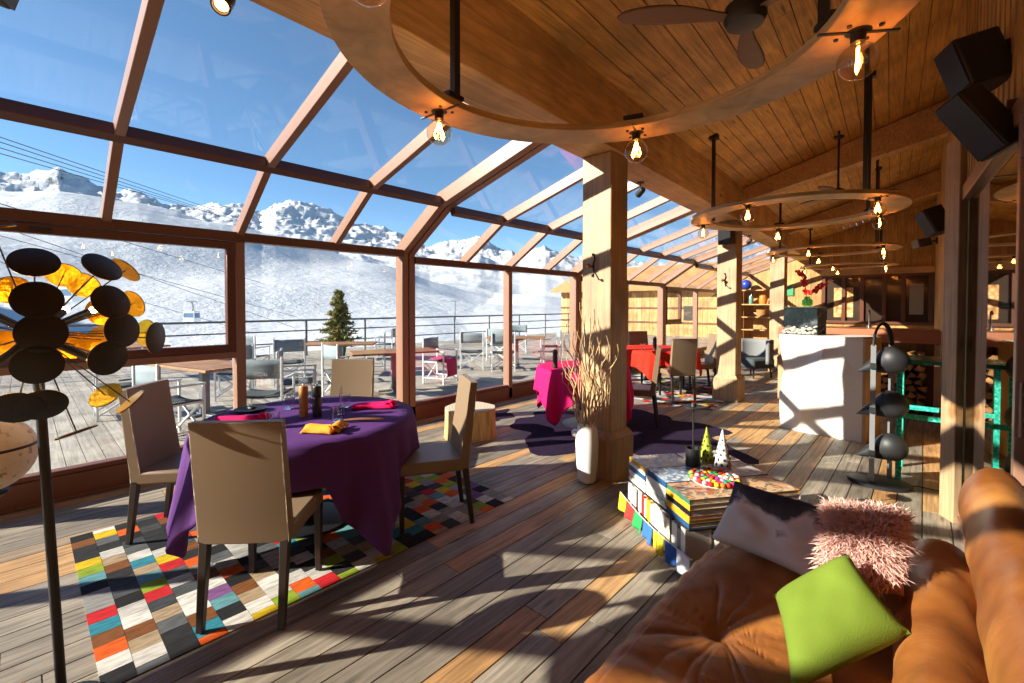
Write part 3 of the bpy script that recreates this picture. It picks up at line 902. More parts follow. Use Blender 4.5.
for k, (x, y, lab) in enumerate([(-3.15, 4.6, 'stemmed glass on the magenta table left of the pillar'), (-3.05, 5.1, 'stemmed glass on the magenta table partly behind the branches')]):
    b = MB(); b.lathe([(.035, 0), (.033, .004), (.005, .01), (.005, .09), (.03, .12), (.038, .16), (.033, .2), (.031, .2), (.036, .16), (.028, .122), (1e-5, .1)], 20)
    o = b.build('wine_glass', M['cup']); o.location = (x, y, .7585); tag(o, lab, 'glass', 'wine glasses on the magenta table')
# ------------------------------------------------------------------ rugs
def rug(name, cx, cy, L, W, rz, n, mlab, lab, grp=None):
    pal = ['d9d6d0', '1c1b1d', '3f4245', '8c8a88', 'c01f28', 'd2b21a', '5a5c5f', 'cfcbc4', '232326', 'd95c1c', '2f7f92', 'bdb9b3', '7a4a25', '1a1a1c', '7d5285', '9c9a97', '2a2a2c', 'd4d0ca', '8aa02c', '4a4d50', 'a58f74', 'c4c0ba', '29292b', '5f939a']
    t = NT(mlab)
    g = t.n('ShaderNodeNewGeometry')
    r = t.ramp([(i / len(pal), c) for i, c in enumerate(pal)], 'CONSTANT')
    t.l(g.outputs['Random Per Island'], r.inputs[0])
    nz = t.n('ShaderNodeTexNoise'); nz.inputs['Scale'].default_value = 60; nz.inputs['Detail'].default_value = 4
    t.l(t.coord((1, .25, 1)), nz.inputs['Vector'])
    rs = t.ramp([(.3, (.6, .6, .6)), (.6, (1, 1, 1))]); t.l(nz.outputs['Fac'], rs.inputs[0])
    c = t.mix(.6, r.outputs[0], rs.outputs[0], 'MULTIPLY')
    m = t.done(c, .85, 0, t.bump(nz.outputs['Fac'], .4, .004), .2)
    b = MB(); p = L / n; k = round(W / p); q = W / k
    rr = random.Random(11)
    for i in range(n):
        o = q * .5 * (i % 2)
        cuts = [-W / 2] + [-W / 2 + q * j + o for j in range(0 if o else 1, k)] + [W / 2]
        for a, c_ in zip(cuts, cuts[1:]):
            h = .0045 + rr.uniform(-.0004, .0004)
            b.span((a + .001, -L / 2 + p * i + .001, 0), (c_ - .001, -L / 2 + p * (i + 1) - .001, h))
    o = b.build(name, m, None, smooth=False)
    o.location = (cx, cy, .001); o.rotation_euler = (0, 0, rz)
    return tag(o, lab, 'rug', grp)
rug('patchwork_rug', -3.28, 1.42, 2.45, 1.76, 0, 22, 'hide_patchwork', 'multicoloured patchwork rug under the purple table', 'patchwork rugs')
rug('patchwork_rug', -3.5, 8.0, 2.6, 2.2, .1, 22, 'hide_patchwork_far', 'multicoloured patchwork rug under the red table', 'patchwork rugs')
def hide(cx, cy, sx, sy, seed, mat, lab, rz=0):
    rr = random.Random(seed); ph = [rr.uniform(0, 6) for _ in range(5)]
    pts = []
    for i in range(90):
        a = 2 * pi * i / 90
        f = 1 + .14 * sin(3 * a + ph[0]) + .13 * sin(5 * a + ph[1]) + .09 * sin(8 * a + ph[2]) + .04 * sin(17 * a + ph[3])
        pts.append((sx * f * cos(a), sy * f * sin(a)))
    b = MB(); b.prism(pts, 0, .005)
    o = b.build('fur_rug', mat, None, bevel=.002); o.location = (cx, cy, .001); o.rotation_euler = (0, 0, rz)
    return tag(o, lab, 'rug', 'dark purple fur rugs')
M['fur'] = plain('purple_fur', '2b1f36', .95, 0, .5, 8, 1., 90, .1)
hide(-2.85, 5.05, 1.3, 1.15, 3, M['fur'], 'dark purple fur rug spread under the magenta table')
hide(-4.42, 4.45, .22, .36, 8, M['fur'], 'small dark purple fur rug by the window between the log stool and the magenta table', .2)
# ------------------------------------------------------------------ log stool by the window
r = empty('log_stool', (-3.98, 3.6, 0), 0, 'pale barkless tree trunk stool standing by the window sill', 'stool')
t = NT('log_side'); nz = t.n('ShaderNodeTexNoise'); nz.inputs['Scale'].default_value = 1; nz.inputs['Detail'].default_value = 6
t.l(t.coord((24, 24, 2)), nz.inputs['Vector']); rp = t.ramp([(.35, 'b98f55'), (.65, 'e4c78c')]); t.l(nz.outputs['Fac'], rp.inputs[0])
M['logside'] = t.done(rp.outputs[0], .7, 0, t.bump(nz.outputs['Fac'], .6, .02))
t = NT('log_top'); wv = t.n('ShaderNodeTexWave', wave_type='RINGS', rings_direction='Z'); wv.inputs['Scale'].default_value = 9; wv.inputs['Distortion'].default_value = 2; wv.inputs['Detail'].default_value = 3
t.l(t.coord(), wv.inputs['Vector']); rp = t.ramp([(0, 'b3a58c'), (1, 'd8cbb2')]); t.l(wv.outputs['Fac'], rp.inputs[0])
M['logtop'] = t.done(rp.outputs[0], .65)
b = MB()
b.grid(lambda u, v: ((.3 + .012 * sin(6 * pi * u) + .006 * sin(14 * pi * u) + .012 * (1 - v) ** 3) * cos(2 * pi * u), (.3 + .012 * sin(6 * pi * u) + .006 * sin(14 * pi * u) + .012 * (1 - v) ** 3) * sin(2 * pi * u), .33 * v), 60, 8, wrap=True)
b.f.append(tuple(range(60)))
b.build('trunk', M['logside'], r)
b = MB(); b.prism([((.297 + .012 * sin(3 * 2 * pi * k / 60) + .006 * sin(14 * pi * k / 60)) * cos(2 * pi * k / 60), (.297 + .012 * sin(3 * 2 * pi * k / 60) + .006 * sin(14 * pi * k / 60)) * sin(2 * pi * k / 60)) for k in range(60)], .325, .338)
b.build('cut_top', M['logtop'], r, bevel=.004)
# ------------------------------------------------------------------ white vase with corkscrew branches
v = empty('floor_vase', (-2.16, 3.33, 0), 0, 'tall white floor vase standing before the nearest pillar', 'vase')
b = MB(); b.lathe([(.055, 0), (.075, .02), (.095, .2), (.1, .36), (.085, .47), (.075, .52), (.07, .525), (.062, .5), (.06, .3), (1e-5, .28)], 32); b.build('body', M['white'], v)
b = MB()
b.lathe([(.012, -.028), (.03, -.02), (.036, 0), (.03, .02), (.012, .028)], 14, Matrix.Translation((-.1, -.035, .42)) @ Matrix.Rotation(1.2, 4, 'Y'))
b.build('ornament', M['white'], v)
rr = random.Random(21)
for i in range(24):
    b = MB()
    if i < 14: a, r0, r1, Lb = 2 * pi * i / 14, .049, rr.uniform(.2, .26), rr.uniform(.75, 1.1)
    elif i < 22: a, r0, r1, Lb = 2 * pi * (i - 14) / 8 + .2, .029, rr.uniform(.105, .125), rr.uniform(.95, 1.3)
    else: a, r0, r1, Lb = pi * (i - 22), .009, .03, rr.uniform(1.1, 1.25)
    P = []; ph = rr.uniform(0, 6); tw = rr.uniform(5, 8)
    for k in range(22):
        s = k / 21
        rad = r0 + (r1 - r0) * s ** 1.25
        wob = (.022 if i < 14 else .017) * min(1, s * 1.6) * min(1, rad / .11)
        P.append((cos(a) * rad + wob * sin(tw * s * 3 + ph), sin(a) * rad + wob * cos(tw * s * 2.6 + ph), .3 + Lb * s))
    b.tube(P, [.0062 * (1 - .75 * k / 21) + .0010 for k in range(22)], 6)
    if i < 14:
        j = rr.randint(11, 15); q = Vector(P[j]); o_ = Vector((cos(a), sin(a), 0))
        b.tube([q, q + o_ * .03 + Vector((0, 0, .05)), q + o_ * .075 + Vector((0, 0, .09)), q + o_ * .08 + Vector((0, 0, .17))], [.005, .004, .003, .0015], 5)
    if i == 0: M['willow'] = plain('pale_willow', 'c9a877', .7, 0, .3, 12)
    o = b.build('willow_branch', M['willow'], None); o.location = (-2.16, 3.33, .0)
    tag(o, 'pale corkscrew willow branch standing in the tall white floor vase', 'branch', 'corkscrew branches in the white vase')
# ------------------------------------------------------------------ leather sofa along the right wall
t = NT('cognac_leather')
n1 = t.n('ShaderNodeTexNoise'); n1.inputs['Scale'].default_value = 3.5; n1.inputs['Detail'].default_value = 6; t.l(t.coord(), n1.inputs['Vector'])
r_ = t.ramp([(.3, '6a3a18'), (.5, '8d5628'), (.72, 'b87d40')]); t.l(n1.outputs['Fac'], r_.inputs[0])
n2 = t.n('ShaderNodeTexNoise'); n2.inputs['Scale'].default_value = 140; n2.inputs['Detail'].default_value = 3; t.l(t.coord(), n2.inputs['Vector'])
wv = t.n('ShaderNodeTexNoise'); wv.inputs['Scale'].default_value = 1; wv.inputs['Detail'].default_value = 4; wv.inputs['Distortion'].default_value = 1.2; t.l(t.coord((9, 15, 9)), wv.inputs['Vector'])
ad = t.n('ShaderNodeMath', operation='MULTIPLY_ADD'); t.l(n2.outputs['Fac'], ad.inputs[0]); ad.inputs[1].default_value = .15; t.l(wv.outputs['Fac'], ad.inputs[2])
M['cognac'] = t.done(r_.outputs[0], .42, 0, t.bump(ad.outputs[0], .3, .008), .4)
sf = empty('sofa', (-.3, 1.35, 0), 0, 'long cognac leather sofa with tufted seat and two fat rolls for a back', 'sofa')
def sup(th, a, c, n=4.5):
    x, y = cos(th), sin(th)
    k = (abs(x) ** n + abs(y) ** n) ** (-1 / n)
    return a * x * k, c * y * k
BT = [(-.2, .27), (-.2, -.35), (-.2, -.95)]
def tuft(x, y):
    z = 0
    for k, (bx, by) in enumerate(BT):
        dx, dy = x - bx, y - by; d = sqrt(dx * dx + dy * dy); a = atan2(dy, dx)
        z -= .030 * exp(-(d / .035) ** 2) + .022 * exp(-(d / .15) ** 2)
        w_ = a + .22 * sin(7 * d + k)
        cr = (1 - abs(sin(4.5 * w_ + k))) ** 5 * .9 + (1 - abs(sin(7.5 * w_ + 2 * k))) ** 6 * .5
        z -= .012 * cr * exp(-(d / .3) ** 2) * d / (d + .03)
    z -= .007 * exp(-((y + .04 + .02 * sin(9 * x)) / .03) ** 2)
    z += .004 * noise.noise(Vector((x * 5, y * 5, 0))) + .0022 * noise.noise(Vector((x * 16, y * 16, 4)))
    return z
b = MB()
PR = [(i / 14, 0.) for i in range(14)]
def seatfn(u, v):
    th = 2 * pi * u
    if v < .62:
        s = v / .62 * .86; dz = 0; s_ = s
        x, y = sup(th, .43 * s, 1.22 * (1 - (1 - s) * 1.) if s else 0)
        x, y = sup(th, .45, 1.22); x *= s; y *= s
        return (x - .012, y, .425 + .012 * (1 - s * s) + tuft(x, y))
    q = (v - .62) / .38
    if q < .6:
        a = q / .6 * pi / 2
        x, y = sup(th, .45, 1.22)
        k = .86 + .14 * sin(a)
        w_ = .006 * sin(60 * th + 3 * sin(5 * th))
        return (x * k - .012, y * k, .425 - .075 * (1 - cos(a)) + w_ * sin(2 * a) + tuft(x * .86, y * .86) * cos(a))
    a = (q - .6) / .4
    x, y = sup(th, .45, 1.22)
    k = 1 - .05 * a
    return (x * k - .012, y * k, .35 - .27 * a)
b.grid(seatfn, 360, 110, wrap=True)
n = 360; b.f.append(tuple(110 * n + k for k in range(n)))
b.build('seat', M['cognac'], sf, ang=180)
def roll(cx, cz, rx, rz, y0, y1, seed, wr=.0028):
    b = MB(); rr = random.Random(seed); ph = [rr.uniform(0, 6) for _ in range(4)]
    L = y1 - y0
    def fn(u, v):
        a = 2 * pi * u
        e = min(v, 1 - v) * L
        capr = min(rx, rz) * .9
        k = sqrt(max(0, 1 - (1 - min(1, e / capr)) ** 2)) if e < capr else 1
        k = max(k, .02)
        w_ = wr * (sin(34 * v + ph[0] + 2 * sin(3 * a)) + .6 * sin(71 * v + ph[1] + 3 * cos(2 * a))) * min(1, e / .15)
        return (cx + (rx + w_) * k * cos(a), y0 + L * v, cz + (rz + w_) * k * sin(a))
    b.grid(fn, 36, 120, wrap=True)
    b.f.append(tuple(range(36))); b.f.append(tuple(120 * 36 + k for k in range(36)))
    return b
roll(.36, .5, .115, .13, -1.2, 1.16, 4).build('lower_back_roll', M['cognac'], sf, ang=180)
roll(.505, .79, .097, .15, -1.25, 1.18, 8).build('upper_back_roll', M['cognac'], sf, ang=180)
b = MB(); b.span((.44, -1.2, .08), (.575, 1.1, .78)); b.build('back_panel', M['cognac'], sf, bevel=.03)
b = MB()
MM = Matrix.Rotation(radians(90), 4, 'Z')
r2 = roll(-1.16, .47, .085, .105, -.28, .38, 5)
b.v = [(-y, x, z) for x, y, z in r2.v]; b.v = [(x, -y, z) for x, y, z in b.v]; b.f = r2.f
b.build('end_roll', M['cognac'], sf, ang=180)
for x in (-.36, .3):
    for y in (-1.05, 1.05):
        b = MB(); b.lathe([(.025, 0), (.035, .09)], 12, c=(x, y, 0)); b.build('leg', M['legs'], sf)
# ------------------------------------------------------------------ cushions
def pillow(name, pts, puff, mat, lab, pinch=.07, n=22, wr=0., fur=None):
    """pts: four corners in order; a stuffed cushion between them"""
    P = [Vector(p) for p in pts]
    c = sum(P, Vector()) / 4
    nrm = (P[2] - P[0]).cross(P[3] - P[1]).normalized()
    if nrm.z < 0: nrm = -nrm
    b = MB()
    def pt(u, v, side):
        q = P[0] * (1 - u) * (1 - v) + P[1] * u * (1 - v) + P[2] * u * v + P[3] * (1 - u) * v
        a, d = 2 * u - 1, 2 * v - 1
        k = pinch * ((1 - a * a) * d * d + (1 - d * d) * a * a)
        q = q + (c - q) * k
        h = puff * ((1 - a ** 4) * (1 - d ** 4)) ** .55
        h += wr * noise.noise(Vector((u * 4, v * 4, 3.1))) * (1 - a * a) * (1 - d * d)
        return q + nrm * h * side - c
    for side in (1, -1):
        b.grid(lambda u, v, s=side: pt(u, v, s), n, n)
    o = b.build(name, mat, None, ang=60, fix='weld'); o.location = c
    if fur:
        rr = random.Random(9); f = MB()
        for _ in range(fur):
            u, v, s = rr.random(), rr.random(), 1 if rr.random() < .72 else -1
            p = pt(u, v, s); q = pt(min(1, u + .02), v, s); e = pt(u, min(1, v + .02), s)
            m = (nrm * s * .7 + p.normalized() * .8 + Vector((rr.uniform(-1, 1), rr.uniform(-1, 1), rr.uniform(-1, .6))) * .75).normalized()
            L = rr.uniform(.03, .06)
            tw = c + p + m * L; wy = abs(tw.y - 1.35) < 1.25
            if tw.z < .47 or (((tw.x - .06) / .165) ** 2 + ((tw.z - .5) / .18) ** 2 < 1 and wy) or (((p.x + c.x - .06) / .14) ** 2 + ((p.z + c.z - .5) / .155) ** 2 < 1) or (((tw.x - .205) / .125) ** 2 + ((tw.z - .79) / .18) ** 2 < 1): continue
            sd = m.cross(Vector((rr.uniform(-1, 1), rr.uniform(-1, 1), 1))).normalized() * .0022
            mid = p + m * L * .55; tip = p + m * L + Vector((rr.uniform(-.5, .5), rr.uniform(-.5, .5), -.6)) * L * .45
            f.add([p - sd, p + sd, mid + sd * .8, mid - sd * .8, tip], [(0, 1, 2, 3), (3, 2, 4)])
        fo = f.build('fur', fur_mat, o, fix=False, smooth=False); fo['kind'] = 'stuff'
    return tag(o, lab, 'cushion', 'cushions on the sofa')
t = NT('mountain_print')
nz = t.n('ShaderNodeTexNoise'); nz.inputs['Scale'].default_value = 5; nz.inputs['Detail'].default_value = 7; nz.inputs['Distortion'].default_value = .4; t.l(t.coord(), nz.inputs['Vector'])
sx = t.n('ShaderNodeSeparateXYZ'); t.l(t.coord(), sx.inputs[0])
ma = t.n('ShaderNodeMath', operation='MULTIPLY_ADD'); t.l(sx.outputs['Z'], ma.inputs[0]); ma.inputs[1].default_value = 3.4; t.l(nz.outputs['Fac'], ma.inputs[2])
rp = t.ramp([(.0, 'cfcdc9'), (.45, 'c4c1bc'), (.62, 'd0cdc9'), (.70, '4a4a50'), (.9, '2e3038')]); t.l(ma.outputs[0], rp.inputs[0])
M['print'] = t.done(rp.outputs[0], .85, 0, None, .2)
pillow('printed_cushion', [(-.665, 2.32, .70), (-.215, 2.36, .67), (-.31, 2.10, .46), (-.715, 2.14, .47)], .055, M['print'], 'pale grey cushion with dark printed top edge at the far end of the sofa', .06, 26, .03)
fur_mat = plain('pink_fur', 'dcb3a6', .8, 0, .25, 30)
pillow('fur_cushion', [(-.285, 2.17, .745), (-.025, 2.18, .78), (-.035, 1.95, .59), (-.265, 1.91, .555)], .085, plain('pink_base', 'b08078', .9), 'shaggy pale pink fur cushion between the grey and green ones', .1, 18, 0, 5200)
pillow('green_cushion', [(-.175, 1.84, .725), (-.015, 1.725, .60), (-.25, 1.39, .51), (-.375, 1.78, .53)], .062, plain('lime_cloth', '6a7f2a', .85, 0, .08, 8, .25, 260, .2), 'plain lime green cushion nearest the camera on the sofa', .06, 24, .01)
# ------------------------------------------------------------------ low table made of books
BX = Matrix.Translation((-1.055, 3.07, 0)) @ Matrix.Rotation(radians(-36), 4, 'Z') @ Matrix.Diagonal((.93, 1, 1, 1))
BR = radians(-36)
def bw(x, y, z): return tuple(BX @ Vector((x, y, z)))
tb = empty('low_table', (-1.055, 3.07, 0), BR, 'low table built up from books and magazines beside the sofa', 'table'); tb.scale = (.93, 1, 1)
b = MB(); b.span((-.40, -.19, .0), (.14, .37, .262)); b.build('core', M['legs'], tb, bevel=.004)
b = MB(); b.span((-.413, -.375, .2635), (.413, .375, .274)); b.build('board', M['satin'], tb, bevel=.002)
def cover(name, a, c, d, sc):
    """printed cover: soft photograph-like patches in three inks, different on every copy"""
    t = NT(name)
    oi = t.n('ShaderNodeObjectInfo'); mm = t.n('ShaderNodeVectorMath', operation='ADD'); cx = t.n('ShaderNodeCombineXYZ')
    ml = t.n('ShaderNodeMath', operation='MULTIPLY'); t.l(oi.outputs['Random'], ml.inputs[0]); ml.inputs[1].default_value = 30
    for k in range(3): t.l(ml.outputs[0], cx.inputs[k])
    t.l(t.coord(), mm.inputs[0]); t.l(cx.outputs[0], mm.inputs[1])
    nz = t.n('ShaderNodeTexNoise'); nz.inputs['Scale'].default_value = sc * .75; nz.inputs['Detail'].default_value = 5; nz.inputs['Distortion'].default_value = .5; t.l(mm.outputs[0], nz.inputs['Vector'])
    r = t.ramp([(.34, a), (.44, c), (.52, d), (.6, a), (.68, 'd8d2c6')]); t.l(nz.outputs['Fac'], r.inputs[0])
    n2 = t.n('ShaderNodeTexNoise'); n2.inputs['Scale'].default_value = sc * .7; n2.inputs['Detail'].default_value = 2; t.l(mm.outputs[0], n2.inputs['Vector'])
    pic = t.mix(.1, r.outputs[0], n2.outputs['Color'])
    g = t.n('ShaderNodeNewGeometry'); sz = t.n('ShaderNodeSeparateXYZ'); t.l(g.outputs['Normal'], sz.inputs[0])
    ab = t.n('ShaderNodeMath', operation='ABSOLUTE'); t.l(sz.outputs['Z'], ab.inputs[0])
    gt = t.n('ShaderNodeMath', operation='GREATER_THAN'); t.l(ab.outputs[0], gt.inputs[0]); gt.inputs[1].default_value = .5
    fr = t.n('ShaderNodeMath', operation='FRACT'); m7 = t.n('ShaderNodeMath', operation='MULTIPLY'); t.l(oi.outputs['Random'], m7.inputs[0]); m7.inputs[1].default_value = 7.3; t.l(m7.outputs[0], fr.inputs[0])
    sp = t.ramp([(0, 'e8e2d6'), (.22, 'b3242a'), (.32, '24507c'), (.44, 'e9e4da'), (.6, '1f1f22'), (.7, 'd9a02a'), (.78, '3c6e58'), (.86, 'efeae0')], 'CONSTANT'); t.l(fr.outputs[0], sp.inputs[0])
    return t.done(t.mix(gt.outputs[0], sp.outputs[0], pic), .25)
CV = [cover('cover_photo', '8a7a66', 'b99a78', '5f6f6d', 20), cover('cover_red', 'b8262a', 'e8e2da', '5a2a2e', 18), cover('cover_blue', '2f5f86', 'd8dde0', '5a7a8e', 17),
      cover('cover_orange', 'd98a2a', '5a3a2a', 'c8b490', 22), cover('cover_green', '3f6f5f', '9fb8a8', '5a7a64', 18), cover('cover_grey', 'cfcac2', '8d8a86', 'a5a09a', 16)]
M['paper'] = plain('page_edges', 'ece7db', .8, 0, .1, 60)
def book(sx, sy, sz, cov, name='book'):
    """lying book: spine at -Y, pages showing on the other sides"""
    o = MB(); th = min(.004, sz * .2)
    o.span((-sx / 2, -sy / 2, 0), (sx / 2, sy / 2, th)); o.span((-sx / 2, -sy / 2, sz - th), (sx / 2, sy / 2, sz)); o.span((-sx / 2, -sy / 2, th), (sx / 2, -sy / 2 + .003, sz - th))
    r = o.build(name, cov, None, smooth=False)
    p = MB(); p.span((-sx / 2 + .004, -sy / 2 + .003, th), (sx / 2 - .004, sy / 2 - .004, sz - th)); p.build('pages', M['paper'], r, smooth=False)
    return r
SPN = [('white', 'eeeae2', .06), ('white', 'e6e1d8', .075), ('black', '20201f', .03), ('white', 'f0ece4', .05), ('red', 'cf2a25', .045), ('white', 'ece8df', .03), ('orange', 'e3872a', .022), ('yellow', 'e6c21f', .035),
       ('white', 'f0ece4', .075), ('cream', 'e9dfc6', .055), ('white', 'eeeae2', .07), ('cream', 'e2d6ba', .055), ('black', '232322', .025), ('white', 'efece6', .06), ('grey', '9a958c', .045), ('white', 'eae6de', .05)]
x = -.41; nk = {}
for k, (cn, hx, th) in enumerate(SPN):
    if x + th > .415: break
    ht = .245 - .012 * (k % 3)
    o = book(ht, .17, th - .002, M.setdefault('spine_' + hx, plain('spine_' + hx, hx, .5, 0, .05)))
    nk[cn] = nk.get(cn, 0) + 1
    # stand the book on end with its spine outwards
    o.matrix_world = BX @ Matrix.Translation((x + th - .001, -.29, ht / 2 + .012)) @ Matrix.Rotation(radians(-90), 4, 'Y')
    tag(o, {'white': 'white spined book standing in the lower row of the book table', 'black': 'thin black book standing in the lower row of the book table', 'red': 'red spined book standing in the lower row of the book table',
            'orange': 'thin orange book standing in the lower row of the book table', 'yellow': 'yellow spined book standing in the lower row of the book table', 'cream': 'cream spined book standing in the lower row of the book table',
            'grey': 'grey spined book standing in the lower row of the book table'}[cn], 'book', 'books standing along the low table')
    x += th
b = MB(); b.span((-.415, -.375, .0), (.415, -.205, .0115)); b.build('plinth_board', M['satin'], tb)
# horizontal piles on the right-hand face
for p, (y0, wd) in enumerate(((-.035, .3), (.25, .24))):
    z = .002 if p else .21
    i = 0
    while z < .235:
        th = (.02, .028, .035, .022)[i % 4]
        if z + th > .262: break
        cv = CV[(i * 2 + p + 1) % 6]
        o = book(.24, wd - .012, th - .001, cv)
        o.matrix_world = BX @ Matrix.Translation((.285, y0 + .0, z))
        tag(o, 'book lying in the low pile on the sofa side of the book table', 'book', 'books lying on the sofa side')
        z += th; i += 1
# boxed book with red title facing the sofa side
bk = empty('boxed_book', bw(.285, -.035, .002), BR, 'white boxed book with red lettering facing the sofa', 'book')
b = MB(); b.span((-.12, -.15, 0), (.122, .15, .2)); b.build('box', plain('box_white', 'e8e2d6', .6), bk, bevel=.003)
b = MB(); b.span((.1215, -.15, .165), (.1232, .15, .199)); b.build('yellow_band', plain('band_yellow', 'dca82a', .5), bk)
M['redink'] = plain('red_ink', 'c21f2a', .6)
for k, (tx, sz, z, m) in enumerate([('COMMENT', .03, .138, 'black'), ('Le bonheur', .042, .098, 'redink'), ('est', .036, .068, 'redink'), ('dans le lit', .042, .03, 'redink')]):
    cu = bpy.data.curves.new('title_text', 'FONT'); cu.body = tx; cu.size = sz; cu.extrude = .0006; cu.align_x = 'CENTER'; cu.materials.append(M[m])
    tmp = bpy.data.objects.new('tmp', cu); COL.objects.link(tmp); bpy.context.view_layer.update()
    tm = bpy.data.meshes.new_from_object(tmp.evaluated_get(bpy.context.evaluated_depsgraph_get())); tm.name = 'title_text'; bpy.data.objects.remove(tmp); bpy.data.curves.remove(cu)
    to = bpy.data.objects.new('title_text', tm); COL.objects.link(to); to.parent = bk
    to.location = (.1229, 0, z); to.rotation_euler = (radians(90), 0, radians(90))
# magazines in six stacks on the board
top = {(0, 0): ('magazine', 'brown photo magazine at the left end of the front row'), (1, 0): ('magazine', 'blue and brown photo magazine in the middle of the front row'), (2, 0): ('magazine', 'orange and red magazine at the front corner nearest the sofa cushion'),
       (0, 1): ('magazine', 'grey magazine under the candle holder at the back corner'), (1, 1): ('magazine', 'white magazine under the felt ball trivet'), (2, 1): ('magazine', 'colourful orange magazine at the right end by the printed cushion')}
rr = random.Random(4)
for cx in range(3):
    for cy in range(2):
        z = .2745
        hs = [.034, .03, .026, .032, .028, .018]
        rr.shuffle(hs)
        for i, th in enumerate(hs):
            cv = CV[(i * 3 + cx * 2 + cy + rr.randint(0, 3)) % 6]
            if i == 5: cv = [CV[0], CV[5], CV[2], CV[5], CV[3], CV[3]][cx * 2 + cy]
            o = book(.268 - .012 * rr.random(), .368 - .02 * rr.random(), th - .001, cv, 'magazine')
            flip = pi if cy else 0
            o.matrix_world = BX @ Matrix.Translation((-.275 + .275 * cx, -.188 + .376 * cy, z)) @ Matrix.Rotation(flip + rr.uniform(-.012, .012), 4, 'Z')
            z += th
            tag(o, (top[(cx, cy)][1] + '') if i == 5 else 'magazine within the layered stacks on the low book table', 'magazine', 'magazines on the low table')
ZB = .2745 + sum([.034, .03, .026, .032, .028, .018])
# prayer flags hung along the front
fl = empty('prayer_flags', bw(0, -.386, 0), BR, 'string of small bright prayer flags hung along the front of the book table', 'flags')
def sag(s): return (-.47 + .92 * s, -.012 - .012 * sin(pi * s), .15 - .025 * sin(pi * s) - .01 * s)
b = MB(); b.tube([sag(i / 20) for i in range(21)], .0025, 6); b.build('string', M['white'], fl)
for k, cx in enumerate(['d8c21e', 'd42a22', '1d8a4a', '2a62b8', 'e2d22a', '2356a8', 'e6e6ea']):
    s0 = .01 + k * .141; b = MB()
    b.grid(lambda u, v: (sag(s0 + .13 * u)[0], sag(s0 + .13 * u)[1] - .006 - .014 * v * sin(6 * u + k) - .01 * v, sag(s0 + .13 * u)[2] - .11 * v), 8, 6)
    b.build('flag', plain('flag_' + cx, cx, .8, 0, .12, 30), fl, solid=.0015)
# on the table: candle holder, felt ball trivet, two ceramic trees
ch = empty('candle_holder', bw(-.131, -.02, ZB + .001), BR, 'black cylinder holder with thin rod and flat disc on the book table', 'candle holder')
b = MB(); b.lathe([(.05, 0), (.05, .12), (.044, .12), (.044, .1), (1e-5, .1)], 28); b.build('cup', M['satin'], ch)
b = MB(); b.tube([(0, 0, .1), (0, 0, .4)], .006, 8); b.build('rod', M['satin'], ch)
b = MB(); b.lathe([(.03, .395), (.075, .402), (.075, .41), (.02, .408), (.015, .43), (1e-5, .43)], 28); b.build('dish', M['satin'], ch)
tr = empty('felt_ball_trivet', bw(.155, -.045, ZB), BR, 'round trivet of multicoloured felt balls on the book table', 'trivet')
FB = ['d8232a', 'f0f0ee', '7a2a8a', 'e87a1e', '1f8a86', 'e8c21e', 'c81f5a', '2a9a4a', 'f2a0b0', 'b8382a']
fm = [plain('felt_' + c, c, .9, 0, .1, 60, .3, 300) for c in FB]
rr = random.Random(6); pb = None
b = MB(); b.lathe([(.14, 0), (.14, .003)], 24); b.build('thread_base', M['white'], tr)
me0 = {}
for ring, cnt in ((0, 1), (1, 6), (2, 13), (3, 19), (4, 25)):
    for k in range(cnt):
        a = 2 * pi * k / cnt + ring; m = rr.choice(fm)
        if m.name not in me0:
            b = MB(); b.ball((0, 0, 0), .0165, 12, 8); o = b.build('felt_ball', m, tr); me0[m.name] = o
        else:
            o = me0[m.name].copy(); COL.objects.link(o); o.parent = tr
        o.location = (.034 * ring * cos(a), .034 * ring * sin(a), .0195)
def ctree(x, y, h, r0, mat, lab, hx):
    r = empty('ceramic_tree', bw(x, y, ZB), BR, lab, 'ornament', 'ceramic trees')
    b = MB()
    b.grid(lambda u, v: (r0 * (1 - .93 * v ** 1.1) * cos(2 * pi * u), r0 * (1 - .93 * v ** 1.1) * sin(2 * pi * u), h * v), 28, 16, wrap=True)
    b.f.append(tuple(range(28))); b.f.append(tuple(16 * 28 + k for k in range(28)))
    b.build('body', mat, r, ang=70)
    b = MB()
    for k in range(6):
        v = .08 + .13 * k; R = r0 * (1 - .93 * v ** 1.1)
        nn = max(4, 9 - k)
        for i in range(nn):
            a = 2 * pi * (i + .5 * (k % 2)) / nn
            b.ball((R * cos(a), R * sin(a), h * v), .0075 * (1 - .06 * k), 8, 6, (1, 1, 1.5))
    b.build('cut_outs', hx, r)
ctree(-.20, .13, .24, .05, plain('olive_glaze', '9aa52a', .35), 'olive green ceramic cone tree on the book table', plain('olive_hole', '4f5618', .6))
ctree(-.075, .17, .25, .056, M['white'], 'white ceramic cone tree with dark cut-outs on the book table', plain('hole_grey', '4a4644', .7))
